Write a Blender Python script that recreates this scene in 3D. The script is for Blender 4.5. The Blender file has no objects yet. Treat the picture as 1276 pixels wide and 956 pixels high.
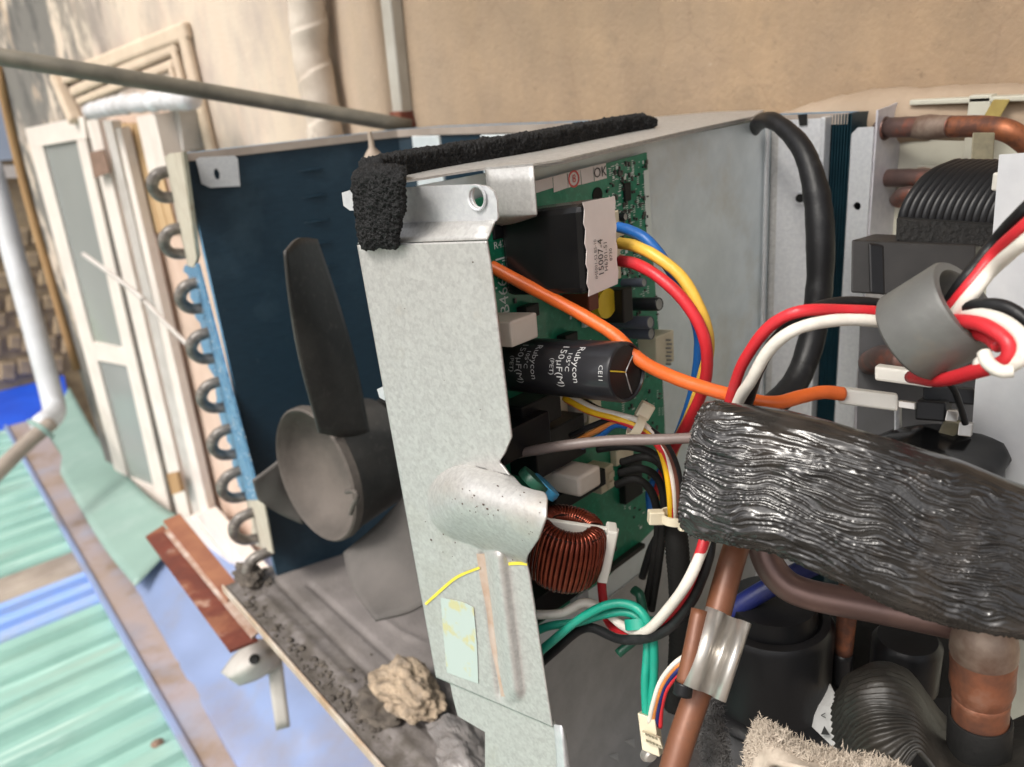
import bpy, bmesh, math, random
from mathutils import Vector as V, Matrix, noise
rnd = random.Random(7)
S = bpy.context.scene
COL = S.collection
PI = math.pi
# ------------------------------------------------------------------ camera
F, CX, CY, W, HH = 995.0, 638.0, 478.0, 1276.0, 956.0
H = 0.58
def _vp(x, y): return V((x - CX, y - CY, F)).normalized()
_Z = -_vp(885, 3128)
_X = -_vp(-205, 183); _X = (_X - _X.dot(_Z) * _Z).normalized()
_Y = _Z.cross(_X)
R = Matrix((_X, _Y, _Z))                       # camera (right, down, forward) -> world
C = V((0, 0, H))
cam = bpy.data.objects.new('camera', bpy.data.cameras.new('camera')); COL.objects.link(cam)
cx, cy, cz = R @ V((1, 0, 0)), R @ V((0, -1, 0)), R @ V((0, 0, -1))
cam.matrix_world = Matrix(((cx.x, cy.x, cz.x, C.x), (cx.y, cy.y, cz.y, C.y), (cx.z, cy.z, cz.z, C.z), (0, 0, 0, 1)))
cam.data.sensor_width = 36; cam.data.lens = 36 * F / W
cam.data.clip_start = 0.02; cam.data.clip_end = 500
cam.data.dof.use_dof = True; cam.data.dof.focus_distance = 0.425; cam.data.dof.aperture_fstop = 9.0
S.camera = cam
# ------------------------------------------------------------------ light
SUN_EL, SUN_AZ = math.radians(52), math.radians(172)      # azimuth clockwise from +Y
wld = bpy.data.worlds.new('World'); S.world = wld; wld.use_nodes = True
nt = wld.node_tree; nt.nodes.clear()
sky = nt.nodes.new('ShaderNodeTexSky'); sky.sky_type = 'NISHITA'; sky.sun_disc = False
sky.sun_elevation = SUN_EL; sky.sun_rotation = SUN_AZ; sky.dust_density = 6.0; sky.air_density = 1.0; sky.ozone_density = 1.0
hs = nt.nodes.new('ShaderNodeHueSaturation'); hs.inputs['Saturation'].default_value = 0.35
bg = nt.nodes.new('ShaderNodeBackground'); bg.inputs['Strength'].default_value = 0.13
ow = nt.nodes.new('ShaderNodeOutputWorld')
nt.links.new(sky.outputs[0], hs.inputs['Color']); nt.links.new(hs.outputs[0], bg.inputs[0]); nt.links.new(bg.outputs[0], ow.inputs[0])
sl = bpy.data.lights.new('sun', 'SUN'); sl.energy = 1.3; sl.angle = math.radians(14); sl.color = (1, .95, .87)
so = bpy.data.objects.new('sun', sl); COL.objects.link(so)
sd = V((math.sin(SUN_AZ) * math.cos(SUN_EL), math.cos(SUN_AZ) * math.cos(SUN_EL), math.sin(SUN_EL)))
so.rotation_euler = sd.to_track_quat('Z', 'Y').to_euler(); so.location = (0, -2, 4)
S.view_settings.view_transform = 'Standard'; S.view_settings.look = 'None'
S.view_settings.gamma = 1; S.view_settings.exposure = 0.70
# ------------------------------------------------------------------ pixel -> place helpers
def ray(px, py): return R @ V(((px - CX) / F, (py - CY) / F, 1.0))
def D(px, py, d): return C + ray(px, py) * d
def onz(px, py, z):
    r = ray(px, py); return C + r * ((z - H) / r.z)
def onp(px, py, P, n):
    r = ray(px, py); return C + r * ((P - C).dot(n) / r.dot(n))
def yawv(a): return V((math.cos(math.radians(a)), math.sin(math.radians(a)), 0))
def onv(px, py, P, yaw):
    u = yawv(yaw); return onp(px, py, P, V((u.y, -u.x, 0)))
def cdir(x, y, z): return (R @ V((x, y, z))).normalized()   # right, down, forward
UP = V((0, 0, 1))
# ------------------------------------------------------------------ object helpers
WL = {}
def mk(name, vs, fs, mat, parent=None, smooth=False, org=None, solid=0, bevel=0, seg=2, off=-1, sub=0):
    vs = [V(v) for v in vs]
    if org is None:
        org = V((0, 0, 0))
        for v in vs: org += v
        org /= max(1, len(vs))
        if parent is None: org.z = min(v.z for v in vs)
    me = bpy.data.meshes.new(name)
    me.from_pydata([v - org for v in vs], [], fs)
    bm = bmesh.new(); bm.from_mesh(me); bmesh.ops.recalc_face_normals(bm, faces=bm.faces); bm.to_mesh(me); bm.free()
    mats = mat if isinstance(mat, list) else [mat]
    for m in mats: me.materials.append(m)
    if smooth: me.polygons.foreach_set('use_smooth', [True] * len(me.polygons))
    o = bpy.data.objects.new(name, me); COL.objects.link(o)
    base = V((0, 0, 0))
    if parent: o.parent = parent; base = WL[parent.name]
    o.location = org - base; WL[o.name] = org
    if sub: m = o.modifiers.new('s', 'SUBSURF'); m.levels = m.render_levels = sub
    if solid: m = o.modifiers.new('t', 'SOLIDIFY'); m.thickness = solid; m.offset = off
    if bevel: m = o.modifiers.new('b', 'BEVEL'); m.width = bevel; m.segments = seg; m.limit_method = 'ANGLE'
    return o
def tag(o, label, cat=None, group=None, kind=None):
    if label: o['label'] = label
    if cat: o['category'] = cat
    if group: o['group'] = group
    if kind: o['kind'] = kind
    return o
def thing(name, loc, label, cat, group=None):
    o = bpy.data.objects.new(name, None); COL.objects.link(o); o.location = loc; WL[o.name] = V(loc); o.empty_display_size = .02
    return tag(o, label, cat, group)
def dup(src, off, parent=None):
    o = src.copy(); COL.objects.link(o); w = WL[src.name] + off; WL[o.name] = w
    o.location = w - (WL[parent.name] if parent else V((0, 0, 0))); o.parent = parent
    return o
def boxvf(o, a, b, c):
    o, a, b, c = V(o), V(a), V(b), V(c)
    return ([o, o + a, o + a + b, o + b, o + c, o + a + c, o + a + b + c, o + b + c],
            [(0, 3, 2, 1), (4, 5, 6, 7), (0, 1, 5, 4), (1, 2, 6, 5), (2, 3, 7, 6), (3, 0, 4, 7)])
def box(name, o, a, b, c, mat, parent=None, bevel=.001, smooth=False):
    v, f = boxvf(o, a, b, c); return mk(name, v, f, mat, parent, smooth, bevel=bevel)
def cat_rom(pts, n):
    pts = [V(p) for p in pts]; out = []
    if len(pts) < 2: return pts
    P = [pts[0] * 2 - pts[1]] + pts + [pts[-1] * 2 - pts[-2]]
    for i in range(1, len(P) - 2):
        for k in range(n):
            t = k / n; a, b, c, d = P[i - 1], P[i], P[i + 1], P[i + 2]
            out.append(.5 * ((2 * b) + (c - a) * t + (2 * a - 5 * b + 4 * c - d) * t * t + (3 * b - a - 3 * c + d) * t ** 3))
    out.append(pts[-1]); return out
def lerp_list(L, t):
    if not isinstance(L, (list, tuple)): return L
    x = t * (len(L) - 1); i = min(int(x), len(L) - 2); f = x - i
    return L[i] * (1 - f) + L[i + 1] * f
def tubevf(path, r, n=12, caps=True, disp=None, flat=1.0, up=None):
    vs, fs = [], []; N = len(path); prev = None
    for i, p in enumerate(path):
        t = (path[min(i + 1, N - 1)] - path[max(i - 1, 0)]).normalized()
        if prev is None:
            a = up or (V((0, 0, 1)) if abs(t.z) < .9 else V((1, 0, 0)))
            prev = (a - a.dot(t) * t).normalized()
        else: prev = (prev - prev.dot(t) * t).normalized()
        b = t.cross(prev); rr = lerp_list(r, i / max(1, N - 1))
        for k in range(n):
            th = 2 * PI * k / n; q = rr
            if disp: q = rr + disp(i / (N - 1), th, p)
            vs.append(p + prev * (q * math.cos(th)) + b * (q * flat * math.sin(th)))
    for i in range(N - 1):
        for k in range(n):
            k2 = (k + 1) % n; fs.append((i * n + k, i * n + k2, (i + 1) * n + k2, (i + 1) * n + k))
    if caps: fs.append(tuple(range(n))[::-1]); fs.append(tuple((N - 1) * n + k for k in range(n)))
    return vs, fs
def tube(name, pts, r, mat, parent=None, n=12, sm=6, **k):
    v, f = tubevf(cat_rom(pts, sm), r, n, **k); return mk(name, v, f, mat, parent, True)
def wire(name, pp, r, mat, label=None, cat='wire', group=None, parent=None, n=12, sm=8, jit=0):
    r0 = max(r) if isinstance(r, list) else r
    sd_ = len(pp) * 7.3 + pp[0][0]
    pts = [D(*p) + noise.noise_vector(V((i * .9, sd_, pp[0][1]))) * min(.0011, r0 * .35) * (1 if 0 < i < len(pp) - 1 else 0) for i, p in enumerate(pp)]
    o = tube(name, pts, r, mat, parent, n, sm, disp=lambda s, th, p: r0 * .06 * noise.noise(p * 90) + r0 * .03 * noise.noise(p * 300))
    if label: tag(o, label, cat, group)
    return o
def lathevf(prof, org, ax, n=32):
    ax = V(ax).normalized(); a = V((1, 0, 0)) if abs(ax.x) < .9 else V((0, 1, 0))
    e = (a - a.dot(ax) * ax).normalized(); g = ax.cross(e); vs, fs = [], []; m = len(prof)
    for (r, h) in prof:
        for k in range(n):
            t = 2 * PI * k / n; vs.append(V(org) + ax * h + (e * math.cos(t) + g * math.sin(t)) * r)
    for i in range(m - 1):
        for k in range(n):
            k2 = (k + 1) % n; fs.append((i * n + k, i * n + k2, (i + 1) * n + k2, (i + 1) * n + k))
    return vs, fs
def lathe(name, prof, org, ax, mat, parent=None, n=32, bevel=0):
    v, f = lathevf(prof, org, ax, n); o = mk(name, v, f, mat, parent, True)
    m = o.modifiers.new('e', 'EDGE_SPLIT'); m.split_angle = math.radians(38); return o
def sheet(name, pts, mat, parent=None, holes=(), solid=.001, bevel=0, off=-1):
    bm = bmesh.new(); es = []
    for loop in [pts] + list(holes):
        vv = [bm.verts.new(p) for p in loop]
        for i in range(len(vv)): es.append(bm.edges.new((vv[i], vv[(i + 1) % len(vv)])))
    bmesh.ops.triangle_fill(bm, use_beauty=True, use_dissolve=False, edges=es)
    bm.verts.index_update()
    vs = [v.co.copy() for v in bm.verts]; fs = [tuple(v.index for v in f.verts) for f in bm.faces]; bm.free()
    return mk(name, vs, fs, mat, parent, solid=solid, bevel=bevel, off=off)
def patchvf(rows, nu, nv, disp=None):
    """rows: list of lists of control points; Catmull-Rom both ways"""
    R1 = [cat_rom(r, nu) for r in rows]
    cols = [cat_rom([r[j] for r in R1], nv) for j in range(len(R1[0]))]
    nj, ni = len(cols), len(cols[0]); vs, fs = [], []
    for i in range(ni):
        for j in range(nj): vs.append(cols[j][i])
    for i in range(ni - 1):
        for j in range(nj - 1): fs.append((i * nj + j, i * nj + j + 1, (i + 1) * nj + j + 1, (i + 1) * nj + j))
    if disp:
        ov = [v.copy() for v in vs]
        for i in range(ni):
            for j in range(nj):
                a = ov[i * nj + min(j + 1, nj - 1)] - ov[i * nj + max(j - 1, 0)]
                b = ov[min(i + 1, ni - 1) * nj + j] - ov[max(i - 1, 0) * nj + j]
                nn = a.cross(b); nn = nn.normalized() if nn.length > 1e-12 else V((0, 0, 1))
                if nn.dot(C - ov[i * nj + j]) < 0: nn = -nn
                vs[i * nj + j] = ov[i * nj + j] + nn * disp(j / (nj - 1), i / (ni - 1), ov[i * nj + j])
    return vs, fs
def patch(name, rows, nu, nv, mat, parent=None, disp=None, solid=.001, off=-1, smooth=True):
    v, f = patchvf(rows, nu, nv, disp); return mk(name, v, f, mat, parent, smooth, solid=solid, off=off)
def bez2(pts): return pts
_tx = {}
def textvf(s, size):
    k = (s, size)
    if k in _tx: return _tx[k]
    cu = bpy.data.curves.new('t', 'FONT'); cu.body = s; cu.size = size; cu.align_x = 'CENTER'; cu.align_y = 'CENTER'; cu.resolution_u = 2
    o = bpy.data.objects.new('t', cu); COL.objects.link(o)
    me = o.to_mesh(); vs = [v.co.copy() for v in me.vertices]; fs = [tuple(p.vertices) for p in me.polygons]
    o.to_mesh_clear(); bpy.data.objects.remove(o); bpy.data.curves.remove(cu)
    _tx[k] = (vs, fs); return vs, fs
def join(parts):
    vs, fs = [], []
    for v, f in parts:
        b = len(vs); vs += list(v); fs += [tuple(i + b for i in q) for q in f]
    return vs, fs
# ------------------------------------------------------------------ materials
def M(name, col, rough=.5, metal=0., col2=None, vs=60., vdet=4., bump=0., bs=300., stretch=(1, 1, 1), spec=.5, lo=.35, hi=.65, coat=0., rough2=None, rot=None, dist=0.):
    if max(col) < .03 and spec == .5: spec = .28
    m = bpy.data.materials.new(name); m.use_nodes = True; t = m.node_tree; b = t.nodes['Principled BSDF']
    b.inputs['Roughness'].default_value = rough; b.inputs['Metallic'].default_value = metal
    b.inputs['Specular IOR Level'].default_value = spec; b.inputs['Coat Weight'].default_value = coat
    tc = t.nodes.new('ShaderNodeTexCoord'); mp = t.nodes.new('ShaderNodeMapping'); mp.inputs['Scale'].default_value = stretch
    if rot: mp.inputs['Rotation'].default_value = rot
    t.links.new(tc.outputs['Object'], mp.inputs['Vector'])
    if col2 is None: col2 = tuple(c * .8 for c in col)
    n = t.nodes.new('ShaderNodeTexNoise'); n.inputs['Scale'].default_value = vs; n.inputs['Detail'].default_value = vdet; n.inputs['Roughness'].default_value = .6; n.inputs['Distortion'].default_value = dist
    t.links.new(mp.outputs[0], n.inputs['Vector'])
    r = t.nodes.new('ShaderNodeValToRGB'); r.color_ramp.elements[0].position = lo; r.color_ramp.elements[1].position = hi
    r.color_ramp.elements[0].color = (*col2, 1); r.color_ramp.elements[1].color = (*col, 1)
    t.links.new(n.outputs[0], r.inputs[0]); t.links.new(r.outputs[0], b.inputs['Base Color'])
    if rough2 is not None:
        mr = t.nodes.new('ShaderNodeMapRange'); mr.inputs['To Min'].default_value = rough; mr.inputs['To Max'].default_value = rough2
        mr.inputs['From Min'].default_value = lo; mr.inputs['From Max'].default_value = hi
        t.links.new(n.outputs[0], mr.inputs[0]); t.links.new(mr.outputs[0], b.inputs['Roughness'])
    if bump:
        n2 = t.nodes.new('ShaderNodeTexNoise'); n2.inputs['Scale'].default_value = bs; n2.inputs['Detail'].default_value = 3
        t.links.new(mp.outputs[0], n2.inputs['Vector'])
        bp = t.nodes.new('ShaderNodeBump'); bp.inputs['Strength'].default_value = bump; bp.inputs['Distance'].default_value = .002
        t.links.new(n2.outputs[0], bp.inputs['Height']); t.links.new(bp.outputs[0], b.inputs['Normal'])
    m['p'] = 1
    return m
def addlayer(m, col, scale, lo, hi, stretch=(1, 1, 1), det=5., kind='NOISE', fac=1.0, axis=None, a0=0., a1=1.):
    """mix another colour over the base colour by a noise mask (optionally limited along an axis of the object's own coordinates)"""
    t = m.node_tree; b = t.nodes['Principled BSDF']; src = b.inputs['Base Color'].links[0].from_socket
    tc = t.nodes.new('ShaderNodeTexCoord'); mp = t.nodes.new('ShaderNodeMapping'); mp.inputs['Scale'].default_value = stretch
    t.links.new(tc.outputs['Object'], mp.inputs[0])
    if kind == 'NOISE':
        n = t.nodes.new('ShaderNodeTexNoise'); n.inputs['Scale'].default_value = scale; n.inputs['Detail'].default_value = det; n.inputs['Roughness'].default_value = .65; o = n.outputs[0]
    elif kind == 'VOR':
        n = t.nodes.new('ShaderNodeTexVoronoi'); n.inputs['Scale'].default_value = scale; o = n.outputs['Color']
    else:
        d = t.nodes.new('ShaderNodeTexNoise'); d.inputs['Scale'].default_value = scale * .7; d.inputs['Detail'].default_value = 6
        ad = t.nodes.new('ShaderNodeMixRGB'); ad.inputs[0].default_value = .12; t.links.new(mp.outputs[0], ad.inputs[1]); t.links.new(d.outputs[1], ad.inputs[2]); t.links.new(mp.outputs[0], d.inputs[0])
        n = t.nodes.new('ShaderNodeTexVoronoi'); n.feature = 'DISTANCE_TO_EDGE'; n.inputs['Scale'].default_value = scale; o = n.outputs['Distance']
        t.links.new(ad.outputs[0], n.inputs['Vector'])
    if kind != 'CRACK': t.links.new(mp.outputs[0], n.inputs['Vector'])
    mr = t.nodes.new('ShaderNodeMapRange'); mr.inputs['From Min'].default_value = lo; mr.inputs['From Max'].default_value = hi; mr.inputs['To Max'].default_value = fac
    t.links.new(o, mr.inputs[0]); fo = mr.outputs[0]
    if axis is not None:
        sp = t.nodes.new('ShaderNodeSeparateXYZ'); t.links.new(tc.outputs['Object'], sp.inputs[0])
        m2 = t.nodes.new('ShaderNodeMapRange'); m2.inputs['From Min'].default_value = a0; m2.inputs['From Max'].default_value = a1
        t.links.new(sp.outputs[axis], m2.inputs[0])
        mu = t.nodes.new('ShaderNodeMath'); mu.operation = 'MULTIPLY'; t.links.new(fo, mu.inputs[0]); t.links.new(m2.outputs[0], mu.inputs[1]); fo = mu.outputs[0]
    mx = t.nodes.new('ShaderNodeMixRGB'); mx.inputs[2].default_value = (*col, 1)
    t.links.new(fo, mx.inputs[0]); t.links.new(src, mx.inputs[1]); t.links.new(mx.outputs[0], b.inputs['Base Color'])
    return m
wallm = M('stucco', (.50, .35, .215), .9, 0, (.37, .265, .17), 16, 10, .55, 240, (1, 1, .8))
addlayer(wallm, (.50, .36, .25), 11, .48, .7, (1, 1, .10), fac=.4)
addlayer(wallm, (.30, .20, .125), 18, .52, .78, (1, 1, .14), fac=.4)
addlayer(wallm, (.34, .255, .18), 3.5, .42, .68, (1, 1, .5), det=8, fac=.6)
addlayer(wallm, (.24, .17, .11), 120, .63, .73, fac=.6)
addlayer(wallm, (.29, .215, .145), 38, .56, .70, det=9, fac=.45)
addlayer(wallm, (.66, .55, .42), 90, .68, .8, fac=.6)
addlayer(wallm, (.24, .15, .1), 5, .006, .0, kind='CRACK', fac=.16)
addlayer(wallm, (.58, .49, .395), 3, .30, .45, axis=0, a0=-.55, a1=-1.1)
addlayer(wallm, (.62, .46, .36), 20, .5, .66, (1, 1, .25), axis=0, a0=-.6, a1=-1.2, fac=.5)
addlayer(wallm, (.40, .33, .29), 9, .44, .62, (1, 1, .5), det=9, axis=0, a0=-.65, a1=-1.0, fac=.75)
addlayer(wallm, (.16, .15, .135), 7, .45, .53, (1, 1, .5), det=9, axis=0, a0=-1.55, a1=-1.95)
addlayer(wallm, (.09, .085, .08), 12, .47, .58, (1, 1, .5), det=9, axis=0, a0=-1.3, a1=-2.0, fac=.85)
galv = M('galvanised_sheet', (.54, .53, .51), .50, .5, (.455, .445, .43), 420, 2, .10, 600, rough2=.42)
addlayer(galv, (.66, .66, .63), 300, .35, .9, kind='VOR', fac=.38)
addlayer(galv, (.42, .40, .34), 9, .56, .74, fac=.4)
addlayer(galv, (.50, .42, .33), 22, .6, .75, fac=.35)
galvd = M('dull_galvanised_sheet', (.74, .80, .82), .42, .35, (.63, .69, .71), 30, 6, .05, 400)
addlayer(galvd, (.56, .54, .46), 14, .52, .7, fac=.5)
galvb = M('bright_zinc_sheet', (.68, .69, .70), .45, .5, (.60, .61, .63), 300, 2, .15, 350)
edgem = M('cut_steel_edge', (.52, .47, .42), .5, .5, (.42, .32, .26), 120)
chrome = M('spring_steel', (.62, .59, .55), .36, .75, (.50, .47, .43), 60)
pan0 = None
pan = M('dusty_grey_pan', (.205, .183, .175), .75, 0, (.15, .134, .128), 12, 6, .4, 220)
addlayer(pan, (.09, .08, .072), 9, .52, .72, fac=.7)
addlayer(pan, (.085, .072, .06), 38, .36, .56, det=9, axis=1, a0=-.10, a1=-.165)
addlayer(pan, (.26, .235, .22), 16, .5, .75, det=8, fac=.5)
fin = M('navy_fins', (.013, .036, .058), .38, .15, (.009, .026, .043), 25, 4, .25, 30, (3, 3, 40))
addlayer(fin, (.10, .13, .15), 110, .66, .76, fac=.5); addlayer(fin, (.05, .09, .12), 9, .55, .75, fac=.5)
finb = M('blue_fin_edge', (.15, .34, .52), .5, .2, (.08, .20, .34), 90, 5, .6, 300); addlayer(finb, (.50, .52, .50), 70, .58, .68, fac=.7)
cream = M('cream_plate', (.54, .50, .41), .65, 0, (.44, .39, .31), 40, 6); addlayer(cream, (.30, .2, .13), 45, .57, .7, fac=.7)
bendm = M('tarnished_tube', (.20, .18, .16), .36, .25, (.10, .088, .078), 120, 4, .1, 300)
addlayer(bendm, (.34, .30, .27), 70, .54, .68, fac=.7)
plast = M('cream_plastic', (.60, .59, .49), .5, 0, (.54, .52, .43), 30)
olive = M('olive_bar', (.26, .23, .15), .5, .2, (.17, .15, .10), 90)
fanm = M('shaded_fan_plastic', (.034, .031, .028), .55, 0, (.022, .020, .0185), 14, 6, .15, 200)  # fan plastic with shade in its colour: upper blade and hub skirt
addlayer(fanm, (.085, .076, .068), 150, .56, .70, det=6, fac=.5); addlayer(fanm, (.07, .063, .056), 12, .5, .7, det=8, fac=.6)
fanlit = M('lit_fan_plastic', (.12, .108, .10), .8, 0, (.08, .073, .068), 14, 6, .15, 200)  # paler copy of the fan plastic, painted as lit for the other blades
fant = M('dusty_hub', (.115, .097, .084), .8, 0, (.07, .06, .052), 18, 6, .3, 200)
foamm = M('black_foam', (.026, .026, .027), .7, 0, (.006, .006, .006), 900, 3, 1., 1200)
pcbm = M('green_board', (.012, .21, .115), .38, 0, (.008, .15, .08), 50, 5, .05, 300, coat=.3)
addlayer(pcbm, (.02, .26, .15), 240, .56, .62, (1, 1, 1), det=2, fac=.6)
silk = M('white_print', (.66, .72, .68), .6, 0, (.6, .66, .62), 50)
stick = M('white_sticker', (.74, .67, .64), .6, 0, (.68, .61, .58), 40)
redink = M('red_ink', (.65, .10, .09), .6); blkink = M('black_ink', (.03, .03, .03), .6)
yellink = M('yellow_crayon', (.80, .68, .07), .7)
seal = M('pale_sticker', (.42, .50, .465), .5, 0, (.48, .47, .26), 55, 3, lo=.40, hi=.47)
blk = M('black_plastic', (.009, .009, .010), .38, 0, (.010, .010, .011), 60, 3, .05, 300)
blks = M('glossy_black_case', (.006, .006, .0065), .22, 0, (.010, .010, .010), 30)
blkm = M('matt_black', (.010, .0095, .009), .7, 0, (.006, .006, .0055), 60, 4, .2, 250, spec=.3)
greyp = M('charcoal_plastic', (.022, .020, .019), .5, 0, (.014, .013, .0125), 50, spec=.35)
sleeve = M('capacitor_sleeve', (.020, .020, .023), .28, 0, (.014, .014, .016), 30, coat=.2)
alu = M('can_top', (.38, .38, .38), .4, .7)
brn = M('brown_film', (.20, .045, .02), .4); yel = M('yellow_tape', (.78, .58, .04), .35, 0, (.68, .48, .03), 60)
whp = M('white_nylon', (.72, .65, .57), .45, 0, (.66, .58, .5), 40); whg = M('grey_white_nylon', (.60, .58, .53), .45, 0, (.54, .52, .47), 40)
crm = M('ivory_nylon', (.66, .60, .45), .45, 0, (.57, .5, .36), 40)
enam = M('enamelled_copper', (.22, .05, .026), .24, .75, (.13, .025, .014), 120)
cyanp = M('blue_disc', (.05, .33, .60), .35); dkgreen = M('dark_green_disc', (.015, .10, .06), .4)
def wm(n, c):
    m = M('wire_' + n, c, .42, 0, tuple(x * .8 for x in c), 40, 6, .1, 500)
    return addlayer(m, tuple(.55 * x + .04 for x in c), 70, .54, .74, det=7, fac=.55)
wor, wred, wwh, wbk = wm('orange', (.80, .15, .025)), wm('red', (.62, .025, .035)), wm('white', (.78, .73, .65)), wm('black', (.012, .012, .013))
wye, wbl, wgr, wbr, wtp = wm('yellow', (.82, .50, .07)), wm('blue', (.015, .12, .40)), wm('green', (.01, .32, .22)), wm('brown', (.13, .045, .03)), wm('taupe', (.21, .165, .15))
wye2 = wm('bright_yellow', (.86, .50, .015)); wor2 = wm('dull_orange', (.62, .22, .05)); wnv = wm('navy', (.012, .02, .13))
addlayer(wwh, (.3, .24, .2), 120, .66, .75, fac=.5)
ferr = M('grey_ferrite', (.135, .14, .13), .5, .1, (.10, .10, .095), 25, 5, .1, 200); addlayer(ferr, (.17, .135, .10), 30, .5, .7, fac=.6)
copper = M('tarnished_copper', (.36, .125, .055), .48, .5, (.15, .07, .05), 60, 8, .15, 250, lo=.40, hi=.58)
addlayer(copper, (.06, .035, .03), 70, .60, .72, fac=.8)
copperd = M('dark_copper', (.16, .095, .08), .45, .5, (.09, .06, .055), 40, 6, .1, 250); addlayer(copperd, (.32, .09, .05), 35, .56, .68, fac=.7)
copperb = M('brown_painted_pipe', (.19, .073, .035), .45, .15, (.13, .05, .027), 30, 7, .1, 200); addlayer(copperb, (.10, .055, .035), 60, .58, .7, fac=.6)
copperm = M('mauve_copper', (.22, .135, .115), .40, .5, (.15, .095, .085), 22, 6, .06, 200)
copperst = M('dark_discharge_copper', (.27, .10, .052), .5, .4, (.13, .058, .038), 50, 8, .15, 250, lo=.38, hi=.6); addlayer(copperst, (.32, .2, .15), 26, .58, .7, fac=.6)
braze = M('braze_patch', (.31, .235, .185), .5, .4, (.15, .085, .06), 55)
rubber = M('black_rubber_mat', (.030, .026, .021), .5, 0, (.013, .012, .010), 40, 5, .25, 200)
felt = M('beige_felt', (.50, .43, .35), .95, 0, (.36, .30, .24), 160); feltd = M('dark_felt', (.13, .125, .12), .95, 0, (.06, .057, .055), 150)
stone = M('sandy_stone', (.46, .355, .25), .95, 0, (.20, .155, .11), 70, 10, 1., 260)
addlayer(stone, (.22, .19, .16), 16, .5, .64, fac=.8); dirt = M('dark_soil', (.125, .105, .085), .95, 0, (.06, .05, .042), 60, 6, 1., 150)
film = M('dusty_plastic_film', (.22, .20, .19), .35, 0, (.15, .14, .135), 20)
mint = M('mint_roof_paint', (.27, .46, .40), .5, 0, (.22, .385, .335), 5, 6, .05, 60); addlayer(mint, (.30, .36, .30), 4, .5, .7, (3, .25, 1), fac=.6); addlayer(mint, (.30, .2, .12), 26, .66, .76, fac=.55)
addlayer(mint, (.62, .78, .72), 6, .55, .7, (6, .4, 1), fac=.6)
mintd = M('green_sheet_paint', (.22, .33, .29), .5, 0, (.19, .29, .255), 6, 6); addlayer(mintd, (.28, .38, .345), 8, .5, .7, fac=.6)
bluer = M('blue_roof_paint', (.20, .36, .75), .5, 0, (.30, .37, .52), 9, 6); greyr = M('weathered_roof_metal', (.36, .31, .26), .6, .1, (.24, .2, .17), 7, 6)
capm = M('galvanised_capping', (.36, .31, .33), .5, .25, (.36, .28, .24), 5, 6)
addlayer(capm, (.26, .185, .13), 7, .5, .66, det=8, fac=.8); addlayer(capm, (.30, .36, .5), 4, .5, .7, fac=.6)
flashm = M('flashing_zinc', (.32, .42, .70), .32, .4, (.26, .33, .52), 2, 6, .05, 40); addlayer(flashm, (.36, .29, .22), 3.2, .48, .66, fac=.5); addlayer(flashm, (.22, .28, .52), 2.2, .55, .78, fac=.6); addlayer(flashm, (.34, .2, .1), 40, .68, .76, fac=.5)  # blue of the reflected sky is painted into the zinc colour
rust = M('rust_red_paint', (.155, .034, .018), .7, 0, (.10, .024, .015), 20, 6, .3, 120); addlayer(rust, (.50, .38, .30), 22, .60, .70, fac=.75); addlayer(rust, (.30, .12, .06), 12, .5, .64, fac=.6)
rusto = M('rust_brown_paint', (.30, .125, .065), .7, 0, (.22, .08, .045), 20, 6, .3, 120); screwm = M('rusty_screw', (.22, .14, .10), .8, 0, (.14, .09, .06), 60)
palec = M('pale_grey_plastic', (.50, .47, .44), .5, 0, (.40, .37, .34), 20, 6)
paintw = M('white_window_paint', (.72, .66, .60), .5, 0, (.62, .55, .5), 8, 5); addlayer(paintw, (.40, .33, .28), 16, .55, .72, (1, 1, .3), det=7, fac=.6)
pinkw = M('pinkish_render', (.62, .47, .38), .85, 0, (.5, .36, .28), 14, 6, .3, 100, (1, 1, .3))
glass = M('frosted_glass', (.27, .285, .275), .25, 0, (.235, .25, .245), 2, 3); addlayer(glass, (.26, .33, .22), 3, .45, .7, axis=2, a0=-.1, a1=-.45)
bamb = M('bamboo_blind', (.62, .44, .25), .7, 0, (.42, .27, .14), 40, 4, stretch=(3, 3, .2))
wrapw = M('white_pipe_tape', (.70, .62, .53), .55, 0, (.52, .44, .36), 14, 5, .3, 90); addlayer(wrapw, (.20, .13, .08), 18, .6, .72, (1, 1, .4), fac=.8)
wrapb = M('beige_pipe_tape', (.47, .36, .26), .8, 0, (.40, .30, .21), 20, 5, .3, 160); addlayer(wrapb, (.12, .09, .07), 14, .7, .78, fac=.8)
pvc = M('pvc_pipe', (.55, .56, .58), .4, 0, (.46, .47, .48), 10); condm = M('conduit', (.52, .50, .44), .5, 0, (.42, .39, .33), 14)
poleM = M('weathered_pole', (.20, .18, .14), .6, .1, (.13, .12, .095), 25, 5, .15, 100); bluet = M('blue_tarpaulin', (.01, .09, .62), .4, 0, (.008, .06, .48), 4)
film2 = M('clear_film', (.66, .66, .68), .15, 0, (.52, .51, .52), 18, 5, .8, 40); woodo = M('orange_wood', (.40, .24, .11), .8, 0, (.28, .16, .07), 14, 5, stretch=(3, 3, .3))
tanst = M('tan_stone_block', (.46, .34, .20), .9, 0, (.28, .21, .14), 5, 8, .6, 40); mort = M('grey_mortar', (.42, .315, .195), .95, 0, (.30, .225, .145), 20)
slate = M('bluish_window', (.40, .45, .56), .4, 0, (.34, .40, .5), 2); conc = M('dusty_ground', (.22, .19, .16), .95, 0, (.17, .15, .12), 1.5, 8)
crink = M('crinkled_black_wrap', (.024, .022, .0205), .22, 0, (.012, .011, .0105), 60, 4, .08, 500, coat=.3, spec=.5001); addlayer(crink, (.07, .054, .042), 24, .5, .7, fac=.4)
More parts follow.
